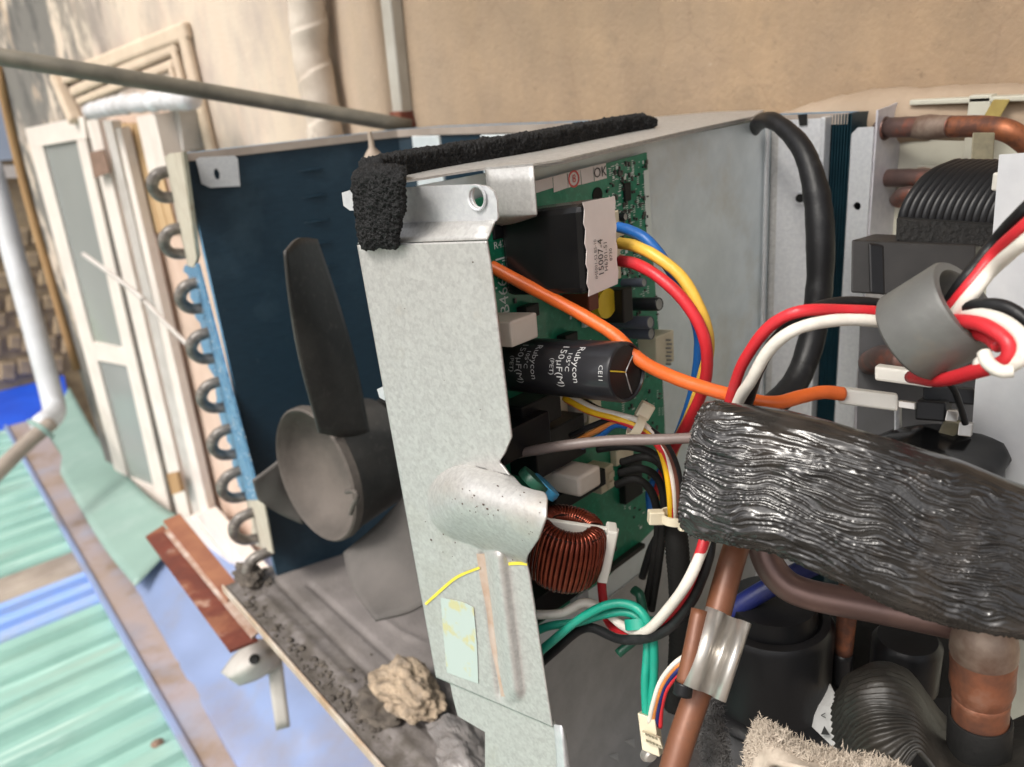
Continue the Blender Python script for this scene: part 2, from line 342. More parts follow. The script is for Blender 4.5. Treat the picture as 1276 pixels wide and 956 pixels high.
# ================================================================== SETTING
PW = V((-.3, .70, 0)); NW = V((math.sin(math.radians(6.7)), -math.cos(math.radians(6.7)), 0)); UW = yawv(6.7)
def wp(px, py, off=0.): return onp(px, py, PW + NW * off, NW)
def wsheet(name, pts, off, th, mat, parent=None): return sheet(name, [wp(x, y, off) for x, y in pts], mat, parent, solid=th, off=0)
xe = (wp(33, 240) - PW).dot(UW)                    # where the wall ends, far left
v, f = boxvf(PW + UW * xe + UP * -3.2, UW * (2.2 - xe), -NW * .25, UP * 6.2)
wall = tag(mk('building_wall', v, f, wallm, org=PW), 'sun-faded beige stucco house wall with dark damp streaks', 'wall')
v, f = boxvf(V((-.95, -.42, 1.9)), (2.3, 0, 0), (0, 1.1, 0), (0, 0, .14)); mk('balcony_slab', v, f, conc, wall)
g = sheet('ground', [(-300, -300, -3.2), (300, -300, -3.2), (300, 300, -3.2), (-300, 300, -3.2)], conc, solid=0); tag(g, None, kind='structure')
# moulded surround on the wall (parts of the wall)
def strip(name, a, b, w, off, th, mat, parent):     # straight strip between two pixels on the wall, width in metres downwards/rightwards
    A, B = wp(*a, off), wp(*b, off); d = (B - A).normalized(); q = d.cross(NW).normalized()
    v, f = boxvf(A - d * .004, (B - A) + d * .008, q * w, NW * th); return mk(name, v, f, mat, parent, bevel=.006)
trimm = M('cream_moulding', (.62, .50, .38), .85, 0, (.5, .4, .3), 12, 5, .3, 120)
for k, (t0, t1, r0, w) in enumerate((((82, 88), (236, 26), (274, 190), .03), ((92, 108), (222, 50), (256, 190), .022), ((98, 122), (216, 74), (246, 190), .016))):
    strip('surround_moulding', t0, t1, w, .0, (.016 - .004 * k), trimm, wall)
    strip('surround_moulding', (t1[0], t1[1] + 4), r0, w, .001, (.0155 - .004 * k), trimm, wall)
strip('surround_moulding', (80, 90), (104, 146), .03, .001, .03, trimm, wall)
# soft plaster rib right of the taped pipe
v, f = patchvf([[wp(x0 + (q - 410) * .9 + y * .13, y, .002 + .03 * math.sin(PI * (q - 410) / 90) ** 1.4) for q in (410, 425, 440, 455, 470, 485, 500)] for x0, y in ((410, -30), (410, 60), (410, 175))], 4, 4); mk('plaster_rib', v, f, wallm, wall, True, org=PW)
# casement
cw = thing('casement_window', wp(150, 600, .0), 'tall aluminium casement of frosted panes, far left on the wall', 'window')
for q in ([(33, 160), (49, 160), (163, 606), (150, 606)], [(94, 160), (104, 154), (216, 644), (198, 628)], [(33, 160), (106, 145), (110, 172), (40, 184)],
          [(108, 424), (155, 434), (161, 456), (114, 447)], [(150, 590), (205, 612), (215, 643), (152, 606)]):
    wsheet('frame_bar', q, .008 + rnd.random() * .002, .008, paintw, cw)
wsheet('pane', [(44, 176), (98, 172), (160, 438), (108, 428)], .003, .003, glass, cw)
wsheet('pane', [(113, 440), (160, 450), (203, 618), (155, 600)], .003, .003, glass, cw)
rod = tube('window_stay', [wp(104, 317, .12), wp(150, 350, .11), wp(180, 374, .10)], .0055, palec, n=8); tag(rod, 'short white rod crossing the frosted casement, upper of the pair', 'rod')
rod = tube('window_stay', [wp(179, 374, .10), wp(206, 402, .09), wp(236, 432, .08)], .005, palec, n=8); tag(rod, 'thin white rod running from the casement towards the coil bends', 'rod')
of = thing('window_opening', wp(240, 650), 'open window beside the casement with pale frame and plastered reveal', 'window')
wsheet('reveal', [(112, 150), (238, 132), (300, 480), (345, 760), (300, 780), (228, 650)], .004, .004, pinkw, of)
for k, (q, m) in enumerate((([(113, 150), (127, 148), (243, 648), (228, 650)], paintw), ([(134, 150), (144, 150), (258, 646), (248, 650)], palec), ([(150, 160), (156, 158), (275, 680), (266, 690)], paintw))):
    wsheet('jamb', q, .018 + .006 * k, .02, m, of)
for q in ([(228, 646), (244, 640), (330, 740), (318, 765)], [(250, 640), (262, 634), (345, 730), (335, 745)]): wsheet('sill', q, .05, .03, paintw, of)
wsheet('rust_stain_plate', [(112, 190), (130, 186), (137, 215), (118, 222)], .045, .004, M('brown_wood_block', (.24, .15, .11), .8, 0, (.16, .1, .07), 30), of)
wsheet('latch', [(210, 590), (222, 588), (228, 612), (216, 616)], .06, .01, woodo, of)
bl = thing('bamboo_blind', wp(168, 240), 'tan bamboo blind hanging in the open window', 'blind')
for k in range(8):
    x = 146 + k * 5.2; wsheet('slat', [(x, 154), (x + 4.4, 153), (x + 4.4 + 34, 290), (x + 34, 290)], .009 + .003 * (k % 2), .004, bamb, bl)
tag(wsheet('wall_post', [(186, 144), (209, 140), (224, 206), (201, 214)], .06, .05, paintw), 'stubby cream post above the topmost coil bend', 'post')
tag(wsheet('junction_box', [(211, 140), (236, 136), (242, 186), (222, 192)], .03, .04, palec), 'grey box on the wall right of the cream post', 'box')
hb = tube('wrapped_head_bar', [wp(x, y, .08) for x, y in ((113, 139), (150, 131), (190, 127), (240, 123))], .017, film2, n=20, sm=14, disp=lambda s, th, p: .004 * noise.noise(p * 60) + .003 * noise.noise(p * 160))
tag(hb, 'bar wrapped in crumpled clear film over the open window', 'bar')
tp = tube('taped_pipe', [wp(x, y, .035) for x, y in ((380, -40), (383, 10), (388, 70), (399, 125), (408, 185))], .025, wrapw, n=28, sm=30, disp=lambda s, th, p: .0022 * ((p.z * 16 + th / 6.3) % 1.0) + .002 * noise.noise(p * 30))
tag(tp, 'stained white tape-wrapped pipe running up the wall', 'pipe')
cd = thing('cable_trunking', wp(505, 150), 'square cream trunking running straight up the wall', 'trunking')
A, B = wp(486, -20, .0), wp(503, 146, .0)
v, f = boxvf(A, B - A, UW * .022, NW * .02); mk('channel', v, f, condm, cd, bevel=.003)
A = wp(500, 138, 0); v, f = boxvf(A, UP * -.022 + UW * .004, UW * .026, NW * .024); mk('end_cap', v, f, rust, cd, bevel=.002)
po = tube('clothes_pole', [D(-30, 66, .86), D(120, 91, .9), D(300, 121, .98), D(512, 158, 1.05)], .0095, poleM, n=14); tag(po, 'weathered grey pole slanting out from the wall', 'pole')
bp = tube('taped_pipe_bundle', [wp(x, y, .028) for x, y in ((930, 200), (985, 172), (1040, 157), (1110, 147), (1200, 144), (1330, 150))], .022, wrapb, n=28, sm=24, disp=lambda s, th, p: (.0011 * ((s * 9 + th / 6.3) % 1.0) + .003 * noise.noise(p * 30)))
tag(bp, 'beige tape-wrapped pipe bundle lying behind the unit against the wall', 'pipe')
# far left: neighbour's wall, pipes, tarpaulin
tag(tube('corner_batten', [wp(-4, 80, .01), wp(33, 240, .01), wp(96, 460, .01)], .013, woodo, n=8), 'orange-brown wooden batten on the wall end, far left', 'batten')
xn = -5.2
nb = thing('neighbour_wall', (xn, .4, -1.2), 'tan stone wall of the next house at the far left edge', 'wall')
def nq(px, py, o=0): return onp(px, py, V((xn + o, 0, 0)), V((1, 0, 0)))
v, f = boxvf((xn - .3, -3, -3.2), (.3, 0, 0), (0, 9, 0), (0, 0, 6)); mk('backing', v, f, mort, nb)
v, f = boxvf(nq(-60, 40), (.04, 0, 0), nq(60, 40) - nq(-60, 40), nq(-60, 205) - nq(-60, 40)); mk('window_panel', v, f, slate, nb)
v, f = boxvf(nq(-60, 206), (.07, 0, 0), nq(60, 206) - nq(-60, 206), nq(-60, 222) - nq(-60, 206)); mk('ledge', v, f, paintw, nb)
for r_ in range(7):
    for c_ in range(6):
        x, y = -30 + c_ * 24 + (r_ % 2) * 11 + rnd.uniform(-5, 5), 285 + r_ * 27 + rnd.uniform(-5, 5); s = rnd.uniform(.75, 1.05)
        v, f = boxvf(nq(x, y), (.02 * s + .01, 0, 0), nq(x + 22 * s, y) - nq(x, y), nq(x, y + 24 * s) - nq(x, y)); mk('stone', v, f, tanst, nb, bevel=.02)
dp = tube('downpipe', [D(-12, 205, 2.5), D(18, 320, 2.5), D(48, 430, 2.5), D(66, 500, 2.5), D(66, 517, 2.45), D(52, 530, 2.35)], .033, pvc, n=16); tag(dp, 'pale plastic downpipe with an elbow at its foot, far left', 'pipe')
gt = tube('gutter_pipe', [D(-20, 606, 2.15), D(30, 556, 2.28), D(64, 527, 2.36)], .022, greyr, n=14); tag(gt, 'grey gutter pipe under the downpipe elbow', 'pipe')
tag(tube('wire_tie', [D(36, 525, 2.2), D(52, 533, 2.18), D(66, 545, 2.2)], .007, mintd, n=6), 'green wire tying the gutter pipe', 'tie')
zr = -.55
tag(sheet('tarpaulin', [onz(x, y, zr - .25) for x, y in ((-40, 482), (78, 460), (90, 520), (70, 545), (-40, 620))], bluet, solid=.004), 'bright blue tarpaulin beyond the gutter pipe', 'tarpaulin')
# corrugated roof
ea, eb = onz(36, 565, zr), onz(266, 956, zr); ex = (eb - ea).normalized(); ey = UP.cross(ex)
el = (eb - ea).length
def sof(px, py): return (onz(px, py, zr) - ea).dot(ex)
def roof(name, s0, s1, dz, mat, label, y0=-2.6, y1=.03, amp=.022, pitch=.10, parent=None):
    n = int((s1 - s0) / .007); vs, fs = [], []
    for j, y in enumerate((y0, y0 * .5, y1)):
        for i in range(n + 1):
            s = s0 + (s1 - s0) * i / n; ph = (s / pitch) % 1.0
            z = amp * (1 if ph < .38 else (1 - (ph - .38) / .12 if ph < .5 else (0 if ph < .88 else (ph - .88) / .12)))
            vs.append(ea + ex * s + ey * y + UP * (z + dz))
    for j in range(2):
        for i in range(n): fs.append((j * (n + 1) + i, j * (n + 1) + i + 1, (j + 2 - 1) * (n + 1) + i + 1, (j + 1) * (n + 1) + i))
    return tag(mk(name, vs, fs, mat, solid=.001), label, 'roof sheet')
s1, s2, s3 = sof(98, 690), sof(109, 714), sof(131, 752)
roof('roof_sheet', -.35, s1 + .02, 0, mint, 'mint green corrugated roof sheet beside the gutter pipe')
roof('roof_sheet', s1, s2 + .03, .012, greyr, 'brown weathered metal strip lying across the mint roof', amp=.006)
roof('roof_sheet', s2 + .01, s3 + .03, .004, bluer, 'faded blue corrugated roof sheet between the mint ones', pitch=.07)
rn = roof('roof_sheet', s3, el + .9, -.004, mint, 'mint green corrugated roof sheet with rusty screws, nearest')
for x, y in ((140, 783), (172, 862), (196, 926)):
    lathe('rusty_screw', [(.013, 0), (.009, .003), (.005, .006), (0, .006)], onz(x, y, zr + .010), UP, screwm, rn, n=10)
cp = thing('roof_capping', ea, 'weathered lilac metal capping along the roof edge', 'flashing')
v, f = boxvf(ea - ex * .3 + UP * .027 - ey * .02, ex * (el + 1.6), ey * .10, UP * .004); mk('flat', v, f, capm, cp)
v, f = boxvf(ea - ex * .3 + UP * .018 - ey * .035, ex * (el + 1.6), ey * .014, UP * .022); mk('lip', v, f, flashm, cp, bevel=.004)
fl_ = patch('wall_flashing', [[onz(x, y, z) for x, y, z in r] for r in (
    [(120, 655, -.53), (170, 735, -.52), (235, 850, -.515), (320, 1000, -.52), (420, 1160, -.52)],
    [(165, 660, -.50), (225, 745, -.49), (285, 850, -.50), (380, 985, -.475), (480, 1130, -.47)],
    [(215, 655, -.47), (285, 745, -.47), (345, 850, -.45), (440, 970, -.45), (560, 1130, -.45)],
    [(300, 650, -.44), (400, 745, -.44), (470, 830, -.44), (560, 930, -.44), (700, 1100, -.44)])], 10, 10, flashm, disp=lambda u, v_, p: .012 * noise.noise(p * 5) + .004 * noise.noise(p * 14), solid=.002)
tag(fl_, 'rippled bluish metal flashing sheet under the air conditioner', 'flashing')
gs = patch('green_sheet', [[onz(x, y, z) for x, y, z in r] for r in ([(86, 482, -.53), (52, 548, -.53)], [(122, 545, -.50), (92, 620, -.51)], [(178, 612, -.47), (128, 680, -.49)], [(240, 655, -.45), (168, 730, -.475)])], 8, 8, mintd, disp=lambda u, v_, p: .004 * noise.noise(p * 6), solid=.003)
tag(gs, 'pale green painted sheet below the casement window', 'sheet')
rb = thing('support_rail', onz(250, 740, -.06), 'rusty red-brown steel rail sticking out left of the unit', 'rail')
sheet('upper_flange', [onz(x, y, -.034) for x, y in ((203, 649), (224, 640), (300, 733), (283, 748))], rusto, rb, solid=.004)
sheet('lower_flange', [onz(x, y, -.046) for x, y in ((182, 671), (204, 657), (322, 800), (287, 814))], rust, rb, solid=.004)
sheet('pale_edge', [onz(x, y, -.040) for x, y in ((205, 664), (210, 660), (322, 790), (314, 797))], M('pale_rail_edge', (.52, .43, .37), .7, 0, (.30, .16, .10), 30, 5), rb, solid=.003)
bc = thing('rail_end_cap', onz(315, 830, -.1), 'grey plastic cap with a hole and a hanging tongue under the unit corner', 'cap')
patch('cap', [[D(x, y, d) for x, y, d in r] for r in ([(275, 838, 1.12), (292, 815, 1.1), (314, 798, 1.09), (335, 796, 1.09)], [(284, 845, 1.08), (304, 832, 1.05), (328, 815, 1.05), (348, 808, 1.08)], [(298, 855, 1.1), (320, 848, 1.08), (340, 836, 1.08), (352, 826, 1.1)])], 5, 5, palec, bc, solid=.006)
lathe('hole', [(.0001, 0), (.006, .001), (.007, -.004)], D(316, 822, 1.042), cdir(0, -.2, -1), blkm, bc, n=14)
patch('tongue', [[D(333, 828, 1.09), D(351, 822, 1.09)], [D(338, 870, 1.1), D(356, 868, 1.1)], [D(344, 911, 1.11), D(361, 906, 1.11)]], 3, 3, palec, bc, solid=.004)
# ================================================================== THE OPENED AIR CONDITIONER
zt = .538
pA, pB = onz(500, 228, zt), onz(950, 145, zt)
U2 = (pB - pA).normalized(); N2 = V((U2.y, -U2.x, 0))
def PB(px, py, off=0.): return onp(px, py, pA + N2 * off, N2)
def uz(P): return ((P - pA).dot(U2), P.z)
def pxbox(name, O, A, B, Cc, mat, parent=None, bevel=.0008):
    o, a, b, c = D(*O), D(*A), D(*B), D(*Cc); return box(name, o, a - o, b - o, c - o, mat, parent, bevel)
# ---- base pan
yf = onz(400, 866, 0).y
bpan = thing('base_pan', (-.4, .4, 0), 'dusty dark grey base pan with pressed grooves and gritty front rim', 'pan')
lines = [([(385, 728), (403, 744), (476, 810), (560, 886)], -.0035, .0035), ([(340, 718), (352, 731), (450, 829), (540, 915)], -.0035, .004), ([(437, 690), (440, 715), (450, 740), (470, 765), (497, 787), (525, 800)], .0022, .004), ([(330, 745), (400, 815), (470, 890), (540, 960)], .003, .006)]
segs = []
for L, amp, w in lines:
    q = [onz(x, y, 0) for x, y in L]
    for i in range(len(q) - 1): segs.append((q[i].x, q[i].y, q[i + 1].x, q[i + 1].y, amp, w))
x0, x1, y0, y1 = -.955, .30, yf, .60; nx, ny = 330, 110; vs, fs = [], []
for j in range(ny + 1):
    for i in range(nx + 1):
        x, y = x0 + (x1 - x0) * i / nx, y0 + (y1 - y0) * j / ny; z = 0; best = {}
        for (ax, ay, bx, by, amp, w) in segs:
            dx, dy = bx - ax, by - ay; t = max(0, min(1, ((x - ax) * dx + (y - ay) * dy) / (dx * dx + dy * dy)))
            d2 = (x - ax - dx * t) ** 2 + (y - ay - dy * t) ** 2
            if d2 < .0004:
                e = amp * math.exp(-d2 / (w * w))
                if abs(e) > abs(best.get(amp, 0)): best[amp] = e
        vs.append(V((x, y, sum(best.values()))))
for j in range(ny):
    for i in range(nx): a = j * (nx + 1) + i; fs.append((a, a + 1, a + nx + 2, a + nx + 1))
mk('floor', vs, fs, pan, bpan, True, solid=.002)
v, f = boxvf((x0, yf - .004, -.008), (x1 - x0, 0, 0), (0, .003, 0), (0, 0, .012)); mk('rim', v, f, M('pale_rim', (.50, .44, .38), .6, 0, (.36, .24, .15), 16, 5, .1, 100), bpan, bevel=.001)
# grit on the pan
def blob(name, c, r, mat, parent=None, sub=3, rough=.35, fr=30., sc=(1, 1, 1), seed=0):
    bm = bmesh.new(); bmesh.ops.create_icosphere(bm, subdivisions=sub, radius=1)
    off = V((seed * 3.1, seed * 1.7, seed * .9)); vs = []
    for q in bm.verts:
        n_ = q.co.normalized(); k = 1 + rough * noise.noise(n_ * 1.5 + off) + rough * .5 * noise.noise(n_ * 4 + off) - rough * .35 * abs(noise.noise(n_ * 2.2 - off)) + rough * .10 * noise.noise(n_ * 10 + off) + rough * .12 * noise.noise(n_ * 26 + off) + rough * .06 * noise.noise(n_ * 60 + off)
        vs.append(V(c) + V((n_.x * sc[0], n_.y * sc[1], n_.z * sc[2])) * r * k)
    fs = [tuple(w.index for w in p.verts) for p in bm.faces]; bm.free()
    if name is None: return vs, fs
    return mk(name, vs, fs, mat, parent, True)
c = onz(507, 862, .016)
tag(blob('stone', c, .041, stone, None, 6, .30, sc=(1.15, .72, .58), seed=17), 'crumbly sandy lump of stone lying on the base pan', 'stone')
gr = []
for k in range(520):
    t = rnd.random(); px = 300 + 175 * t + rnd.gauss(0, 9); py = 745 + 165 * t + rnd.gauss(0, 13)
    if k % 3 == 0: px, py = rnd.gauss(462, 22), rnd.gauss(872, 20)
    if k % 11 == 0: px, py = rnd.uniform(290, 340), rnd.gauss(722, 8)
    p = onz(px, py, .001)
    if p.y < yf + .003: continue
    gr.append(blob(None, p, rnd.choice((.0006, .0008, .0010, .0013, .002, .0036)) * rnd.uniform(.7, 1.2), dirt, None, 1, .6, sc=(1.4, 1.1, .5), seed=k))
v, f = join(gr); o = mk('grit', v, f, dirt, bpan, True); o['kind'] = 'stuff'
tag(blob('dirt_clod', onz(470, 880, .006), .022, dirt, None, 4, .5, sc=(1.2, .9, .45), seed=9), 'dark clod of soil beside the sandy stone', 'dirt')
tag(blob('dirt_clod', onz(310, 716, .006), .02, dirt, None, 4, .5, sc=(1.5, .8, .6), seed=12), 'dark clod of soil under the lowest coil bends', 'dirt')
cf = patch('crumpled_film', [[onz(x, y, z) for x, y, z in r] for r in ([(532, 905, .004), (560, 892, .02), (590, 895, .012), (612, 905, .006)], [(545, 940, .012), (572, 925, .03), (600, 925, .016), (625, 945, .004)], [(548, 985, .006), (585, 975, .02), (610, 975, .01), (650, 985, .002)])], 8, 8, film, disp=lambda u, v_, p: .007 * noise.noise(p * 55) + .003 * noise.noise(p * 140), smooth=False)
tag(cf, 'crumpled grey plastic film on the base pan beside the front flange', 'film')
# ---- condenser coil
coil = thing('condenser_coil', onz(345, 718, 0), 'L-shaped condenser coil with navy fins and torn blue front edge', 'coil')
T0, Tc, T2, T3 = onz(228, 192, .54), onz(512, 160, .54), onz(640, 153, .538), onz(1060, 141, .5352)
B0 = onz(345, 718, 0.); leg = (Tc - T0).normalized(); leg.z = 0
top = [T0.lerp(Tc, k / 9) for k in range(9)] + [Tc.lerp(T3, k / 14) for k in range(1, 15)]
top[8] = top[8].lerp(Tc, .3) + (T3 - Tc).normalized() * .004
npth = len(top); nzv = 110; vs, fs, mi = [], [], []
def nrm(i):
    d = top[min(i + 1, npth - 1)] - top[max(i - 1, 0)]; d.z = 0; d.normalize(); return V((-d.y, d.x, 0))
def cpt(i, s):
    k = max(0, 1 - i / 9.); lo_ = top[i] + (B0 - T0) * (.35 + .65 * k); lo_.z = 0; hi_ = top[i].copy()
    p = lo_.lerp(hi_, s); return p
for i in range(npth):
    for j in range(nzv + 1):
        p = cpt(i, j / nzv) - nrm(i) * (.00008 * max(0, math.sin(j / nzv * 26 * 2 * PI)))
        vs.append(p)
for i in range(npth):
    vs.append(cpt(i, 0) + nrm(i) * .024); vs.append(cpt(i, 1) + nrm(i) * .024)
st = nzv + 1; ob = npth * st
for i in range(npth - 1):
    for j in range(nzv): fs.append((i * st + j, (i + 1) * st + j, (i + 1) * st + j + 1, i * st + j + 1)); mi.append(0)
    fs.append((i * st + nzv, (i + 1) * st + nzv, ob + 2 * (i + 1) + 1, ob + 2 * i + 1)); mi.append(1)
    fs.append((ob + 2 * i, ob + 2 * i + 1, ob + 2 * i + 3, ob + 2 * i + 2)); mi.append(0)
fs.append(tuple([0 + j for j in range(st)] + [ob + 1, ob])); mi.append(1)
fs.append(tuple([(npth - 1) * st + j for j in range(st)] + [ob + 2 * npth - 1, ob + 2 * npth - 2])); mi.append(0)
fb = mk('fin_block', vs, fs, [fin, finb], coil); fb.data.polygons.foreach_set('material_index', mi)
def ep(px, py, off=0.): return onp(px, py, T0 - leg * off, leg)
def rag(L, Rr, jag=2.5, n=26):
    out = []
    for k in range(n + 1):
        t = k / n; out.append((L[0][0] + (L[1][0] - L[0][0]) * t + (rnd.uniform(-jag, jag * .4) if 0 < k < n else 0), L[0][1] + (L[1][1] - L[0][1]) * t + rnd.uniform(-1, 1)))
    return out + [Rr[1], Rr[0]]
sheet('torn_fin_edge', [ep(x, y, .003) for x, y in rag([(233, 330), (306, 622)], [(249, 328), (326, 622)], 5, 44)], finb, coil, solid=.003)
ch = []
for k in range(170):
    t = rnd.random(); x = 237 + 76 * t + rnd.gauss(3, 5); y = 330 + 290 * t
    p = ep(x, y, .0065 + rnd.random() * .002); s_ = rnd.uniform(.001, .004); d_ = V((rnd.gauss(0, 1), rnd.gauss(0, .4), rnd.gauss(0, 1))).normalized()
    ch.append(boxvf(p, d_ * s_, d_.cross(leg) * s_ * .35, leg * -.0008))
v, f = join(ch[:110]); o = mk('torn_fins', v, f, finb, coil); o['kind'] = 'stuff'
v, f = join(ch[110:]); o = mk('bare_fin_bits', v, f, M('bare_aluminium', (.60, .66, .70), .4, .3), coil); o['kind'] = 'stuff'
sheet('end_plate', [ep(x, y, .005) for x, y in [(207, 196), (214, 191), (228, 190), (247, 322), (243, 333), (236, 331), (222, 270)]], cream, coil, solid=.002)
sheet('end_plate', [ep(x, y, .005) for x, y in rag([(306, 615), (318, 680)], [(326, 612), (340, 690)], 2, 10)], cream, coil, solid=.002)
sheet('plate_lip', [ep(225, 190, .002), ep(233, 189, .002), ep(250, 318, .002), ep(246, 330, .002)], cream, coil, solid=.004)
for k, (px, py) in enumerate(((204, 228), (219, 298), (240, 366), (254, 428), (267, 489), (281, 547), (293, 600), (308, 652), (326, 702))):
    a, b = ep(px + 12, py - 15, .0), ep(px + 18, py + 17, .0); m_ = (a + b) / 2; r_ = (a - b).length / 2; e = (a - b).normalized()
    q = [a, a - leg * .008] + [m_ - leg * (.010 + r_ * 1.0 * math.cos(t)) + e * (r_ * math.sin(t)) for t in [PI / 2 * s for s in (.66, .33, 0, -.33, -.66)]] + [b - leg * .008, b]
    tube('return_bend', q, [.0064, .0074, .0078, .0070, .0074, .0066], bendm, coil, 14, 6, disp=lambda s, th, p: .0005 * noise.noise(p * 120))
sheet('mounting_tab', [onp(x, y, T0 - nrm(2) * .01, nrm(2)) for x, y in ((244, 199), (249, 196), (292, 194), (296, 198), (299, 232), (262, 234), (251, 229))], galvb, coil, solid=.0015,
      holes=[[onp(270, 217, T0 - nrm(2) * .01, nrm(2)) + leg * (.003 * math.cos(t)) + UP * (.006 * math.sin(t)) for t in [2 * PI * k / 12 for k in range(12)]]])
for i in range(0, 1):
    q = [cpt(i_, .985) - nrm(i_) * .004 for i_ in range(0, npth)]
    vs = []; fs = []
    for p in q: vs += [p + UP * .003, p + UP * .010, p + UP * .010 + (p - p)]
    vs = [];
    for p, i_ in zip(q, range(npth)): vs += [p, p + UP * .0085, p + UP * .0085 + nrm(i_) * .003, p + nrm(i_) * .003]
    for a in range(npth - 1):
        for b in range(4): fs.append((a * 4 + b, a * 4 + (b + 1) % 4, a * 4 + 4 + (b + 1) % 4, a * 4 + 4 + b))
    mk('top_rail', vs, fs, M('beige_rail', (.40, .34, .29), .6, .1, (.30, .25, .21), 20), coil)
yb = T3.y
def bq(px, py, off=0.): return onp(px, py, V((0, yb - off, 0)), V((0, 1, 0)))
fns = []
for k in range(11):
    px = 1024 + k * 3.6; p = bq(px, 150, .006); fns.append(boxvf((p.x, p.y, .0), (.0006, 0, 0), (0, .03, 0), (0, 0, .535)))
v, f = join(fns); o = mk('fin_edges', v, f, M('teal_fin', (.012, .05, .07), .35, .2, (.008, .035, .05), 60), coil); o['kind'] = 'stuff'
# end plate on the right, with pipes
p0, p1 = bq(1061, 164, .006), bq(1089, 158, .006)
ep2 = [bq(x, y, .006) for x, y in ((1061, 167), (1069, 159), (1089, 158))]; zl = .2
hc = bq(1068, 257, .006)
sheet('tube_plate_front', [ep2[0], ep2[1], ep2[2], V((ep2[2].x, ep2[2].y, zl)), V((ep2[0].x, ep2[0].y, zl))], galvb, coil, holes=[[hc + V((.0032 * math.cos(t), 0, .0032 * math.sin(t))) for t in [2 * PI * k / 14 for k in range(14)]]], solid=.0015)
xp = ep2[2].x
sheet('tube_plate', [(xp, yb - .004, .537), (xp, yb + .015, .5385), (xp, yb + .058, .545), (xp, yb + .058, zl), (xp, yb - .004, zl)], M('lilac_zinc', (.62, .60, .63), .5, .35, (.53, .52, .56), 120, 3, .1, 300), coil, solid=.0015)
# ---- fan
fan = thing('axial_fan', onp(395, 590, V((0, .28, 0)), V((0, 1, 0))), 'dusty grey fan with an open conical hub in front of the navy coil', 'fan')
def fp(px, py, y): return onp(px, py, V((0, y, 0)), V((0, 1, 0)))
hc_ = fp(396, 591, .28); hax = V((-.12, 1, -.05)).normalized()
lathe('hub', [(0.0, .030), (.03, .028), (.052, .02), (.064, .006), (.0665, -.004), (.0685, -.006), (.0705, -.004), (.071, .004)], hc_, hax, fant, fan, 48)
lathe('hub_skirt', [(.0708, .004), (.066, .02), (.058, .075), (.03, .085), (0, .085)], hc_, hax, fanm, fan, 48)
tube('balance_clip', [fp(432, 613, .268), fp(441, 612, .266), fp(445, 620, .266), fp(440, 630, .268), fp(437, 640, .27)], .0022, fant, fan, 8)
lathe('motor', [(.0, 0), (.05, 0), (.052, .01), (.052, .07), (0, .075)], hc_ + hax * .09, hax, blkm, fan, 32)
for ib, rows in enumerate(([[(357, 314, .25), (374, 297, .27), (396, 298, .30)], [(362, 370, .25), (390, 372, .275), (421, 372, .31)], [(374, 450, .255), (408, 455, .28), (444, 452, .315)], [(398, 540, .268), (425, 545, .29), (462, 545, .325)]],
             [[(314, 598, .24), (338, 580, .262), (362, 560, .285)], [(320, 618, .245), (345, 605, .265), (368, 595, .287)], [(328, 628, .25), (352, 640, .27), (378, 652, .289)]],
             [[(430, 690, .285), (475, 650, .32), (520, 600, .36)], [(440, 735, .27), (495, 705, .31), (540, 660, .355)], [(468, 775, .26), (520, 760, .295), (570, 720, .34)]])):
    patch('blade', [[fp(*q) for q in r] for r in rows], 7, 7, fanlit if ib else fanm, fan, solid=.003)
for a, b in (((512, 166), (545, 164)), ((597, 158), (641, 154))):
    P, Q = fp(*a, .50), fp(*b, .50); v, f = boxvf(V((P.x, P.y, .12)), (Q.x - P.x, 0, 0), (0, .004, 0), (0, 0, .415)); mk('motor_bracket', v, f, galvd, fan, bevel=.001)
hk = thing('hanging_clip', fp(468, 200, .42), 'beige pear-shaped plug hanging in front of the navy coil', 'clip')
lathe('plug', [(0, 0), (.008, .001), (.011, .007), (.008, .014), (.003, .020), (.0022, .035), (0, .036)], fp(467, 209, .42), UP, M('beige_plug', (.36, .29, .23), .7), hk, n=16)
# ---- partition with front flange
UF = yawv(8.); NF = V((UF.y, -UF.x, 0))
def FL(px, py, off=0.): return onp(px, py, pA + NF * off, NF)
part = thing('partition_plate', (pA.x, pA.y, 0), 'galvanised partition with a wide speckled front flange and pressed dome', 'partition')
ub = (PB(957, 300) - pA).dot(U2)
v, f = boxvf(V((pA.x, pA.y, .002)) + U2 * .01, U2 * (ub - .0095), N2 * -.0012, UP * .533); mk('side_panel', v, f, galvd, part)
zd_ = PB(760, 742).z; v, f = boxvf(V((pA.x, pA.y, .003)) + U2 * .02, U2 * (ub - .026), N2 * .0018, UP * (zd_ - .003)); mk('added_dark_sheet', v, f, M('added_sheet_grey', (.44, .44, .43), .5, .2, (.36, .36, .35), 40, 5, .1, 300), part, bevel=.0005)  # grey sheet added to darken the lower partition
e0 = PB(957, 300); e0.z = .002; e1 = PB(966, 300, .006); e1.z = .002
v, f = boxvf(e0 + N2 * .0005, e1 - e0, (e1 - e0).normalized().cross(UP) * -.0012, UP * .532); mk('seam_step', v, f, galv, part, bevel=.0005)
for q0, q1 in ((950, 953), (964, 968)):
    A = PB(q0, 300, .0015); B = PB(q1, 300, .0015); A.z = B.z = .01; v, f = boxvf(A, B - A, N2 * .0022, UP * .522); mk('seam_fold', v, f, galvb, part, bevel=.0008)
e2 = bq(1020, 300, .012); e2.z = .002
v, f = boxvf(e1, e2 - e1, (e2 - e1).normalized().cross(UP) * -.0012, UP * .531); mk('rear_panel', v, f, galvb, part)
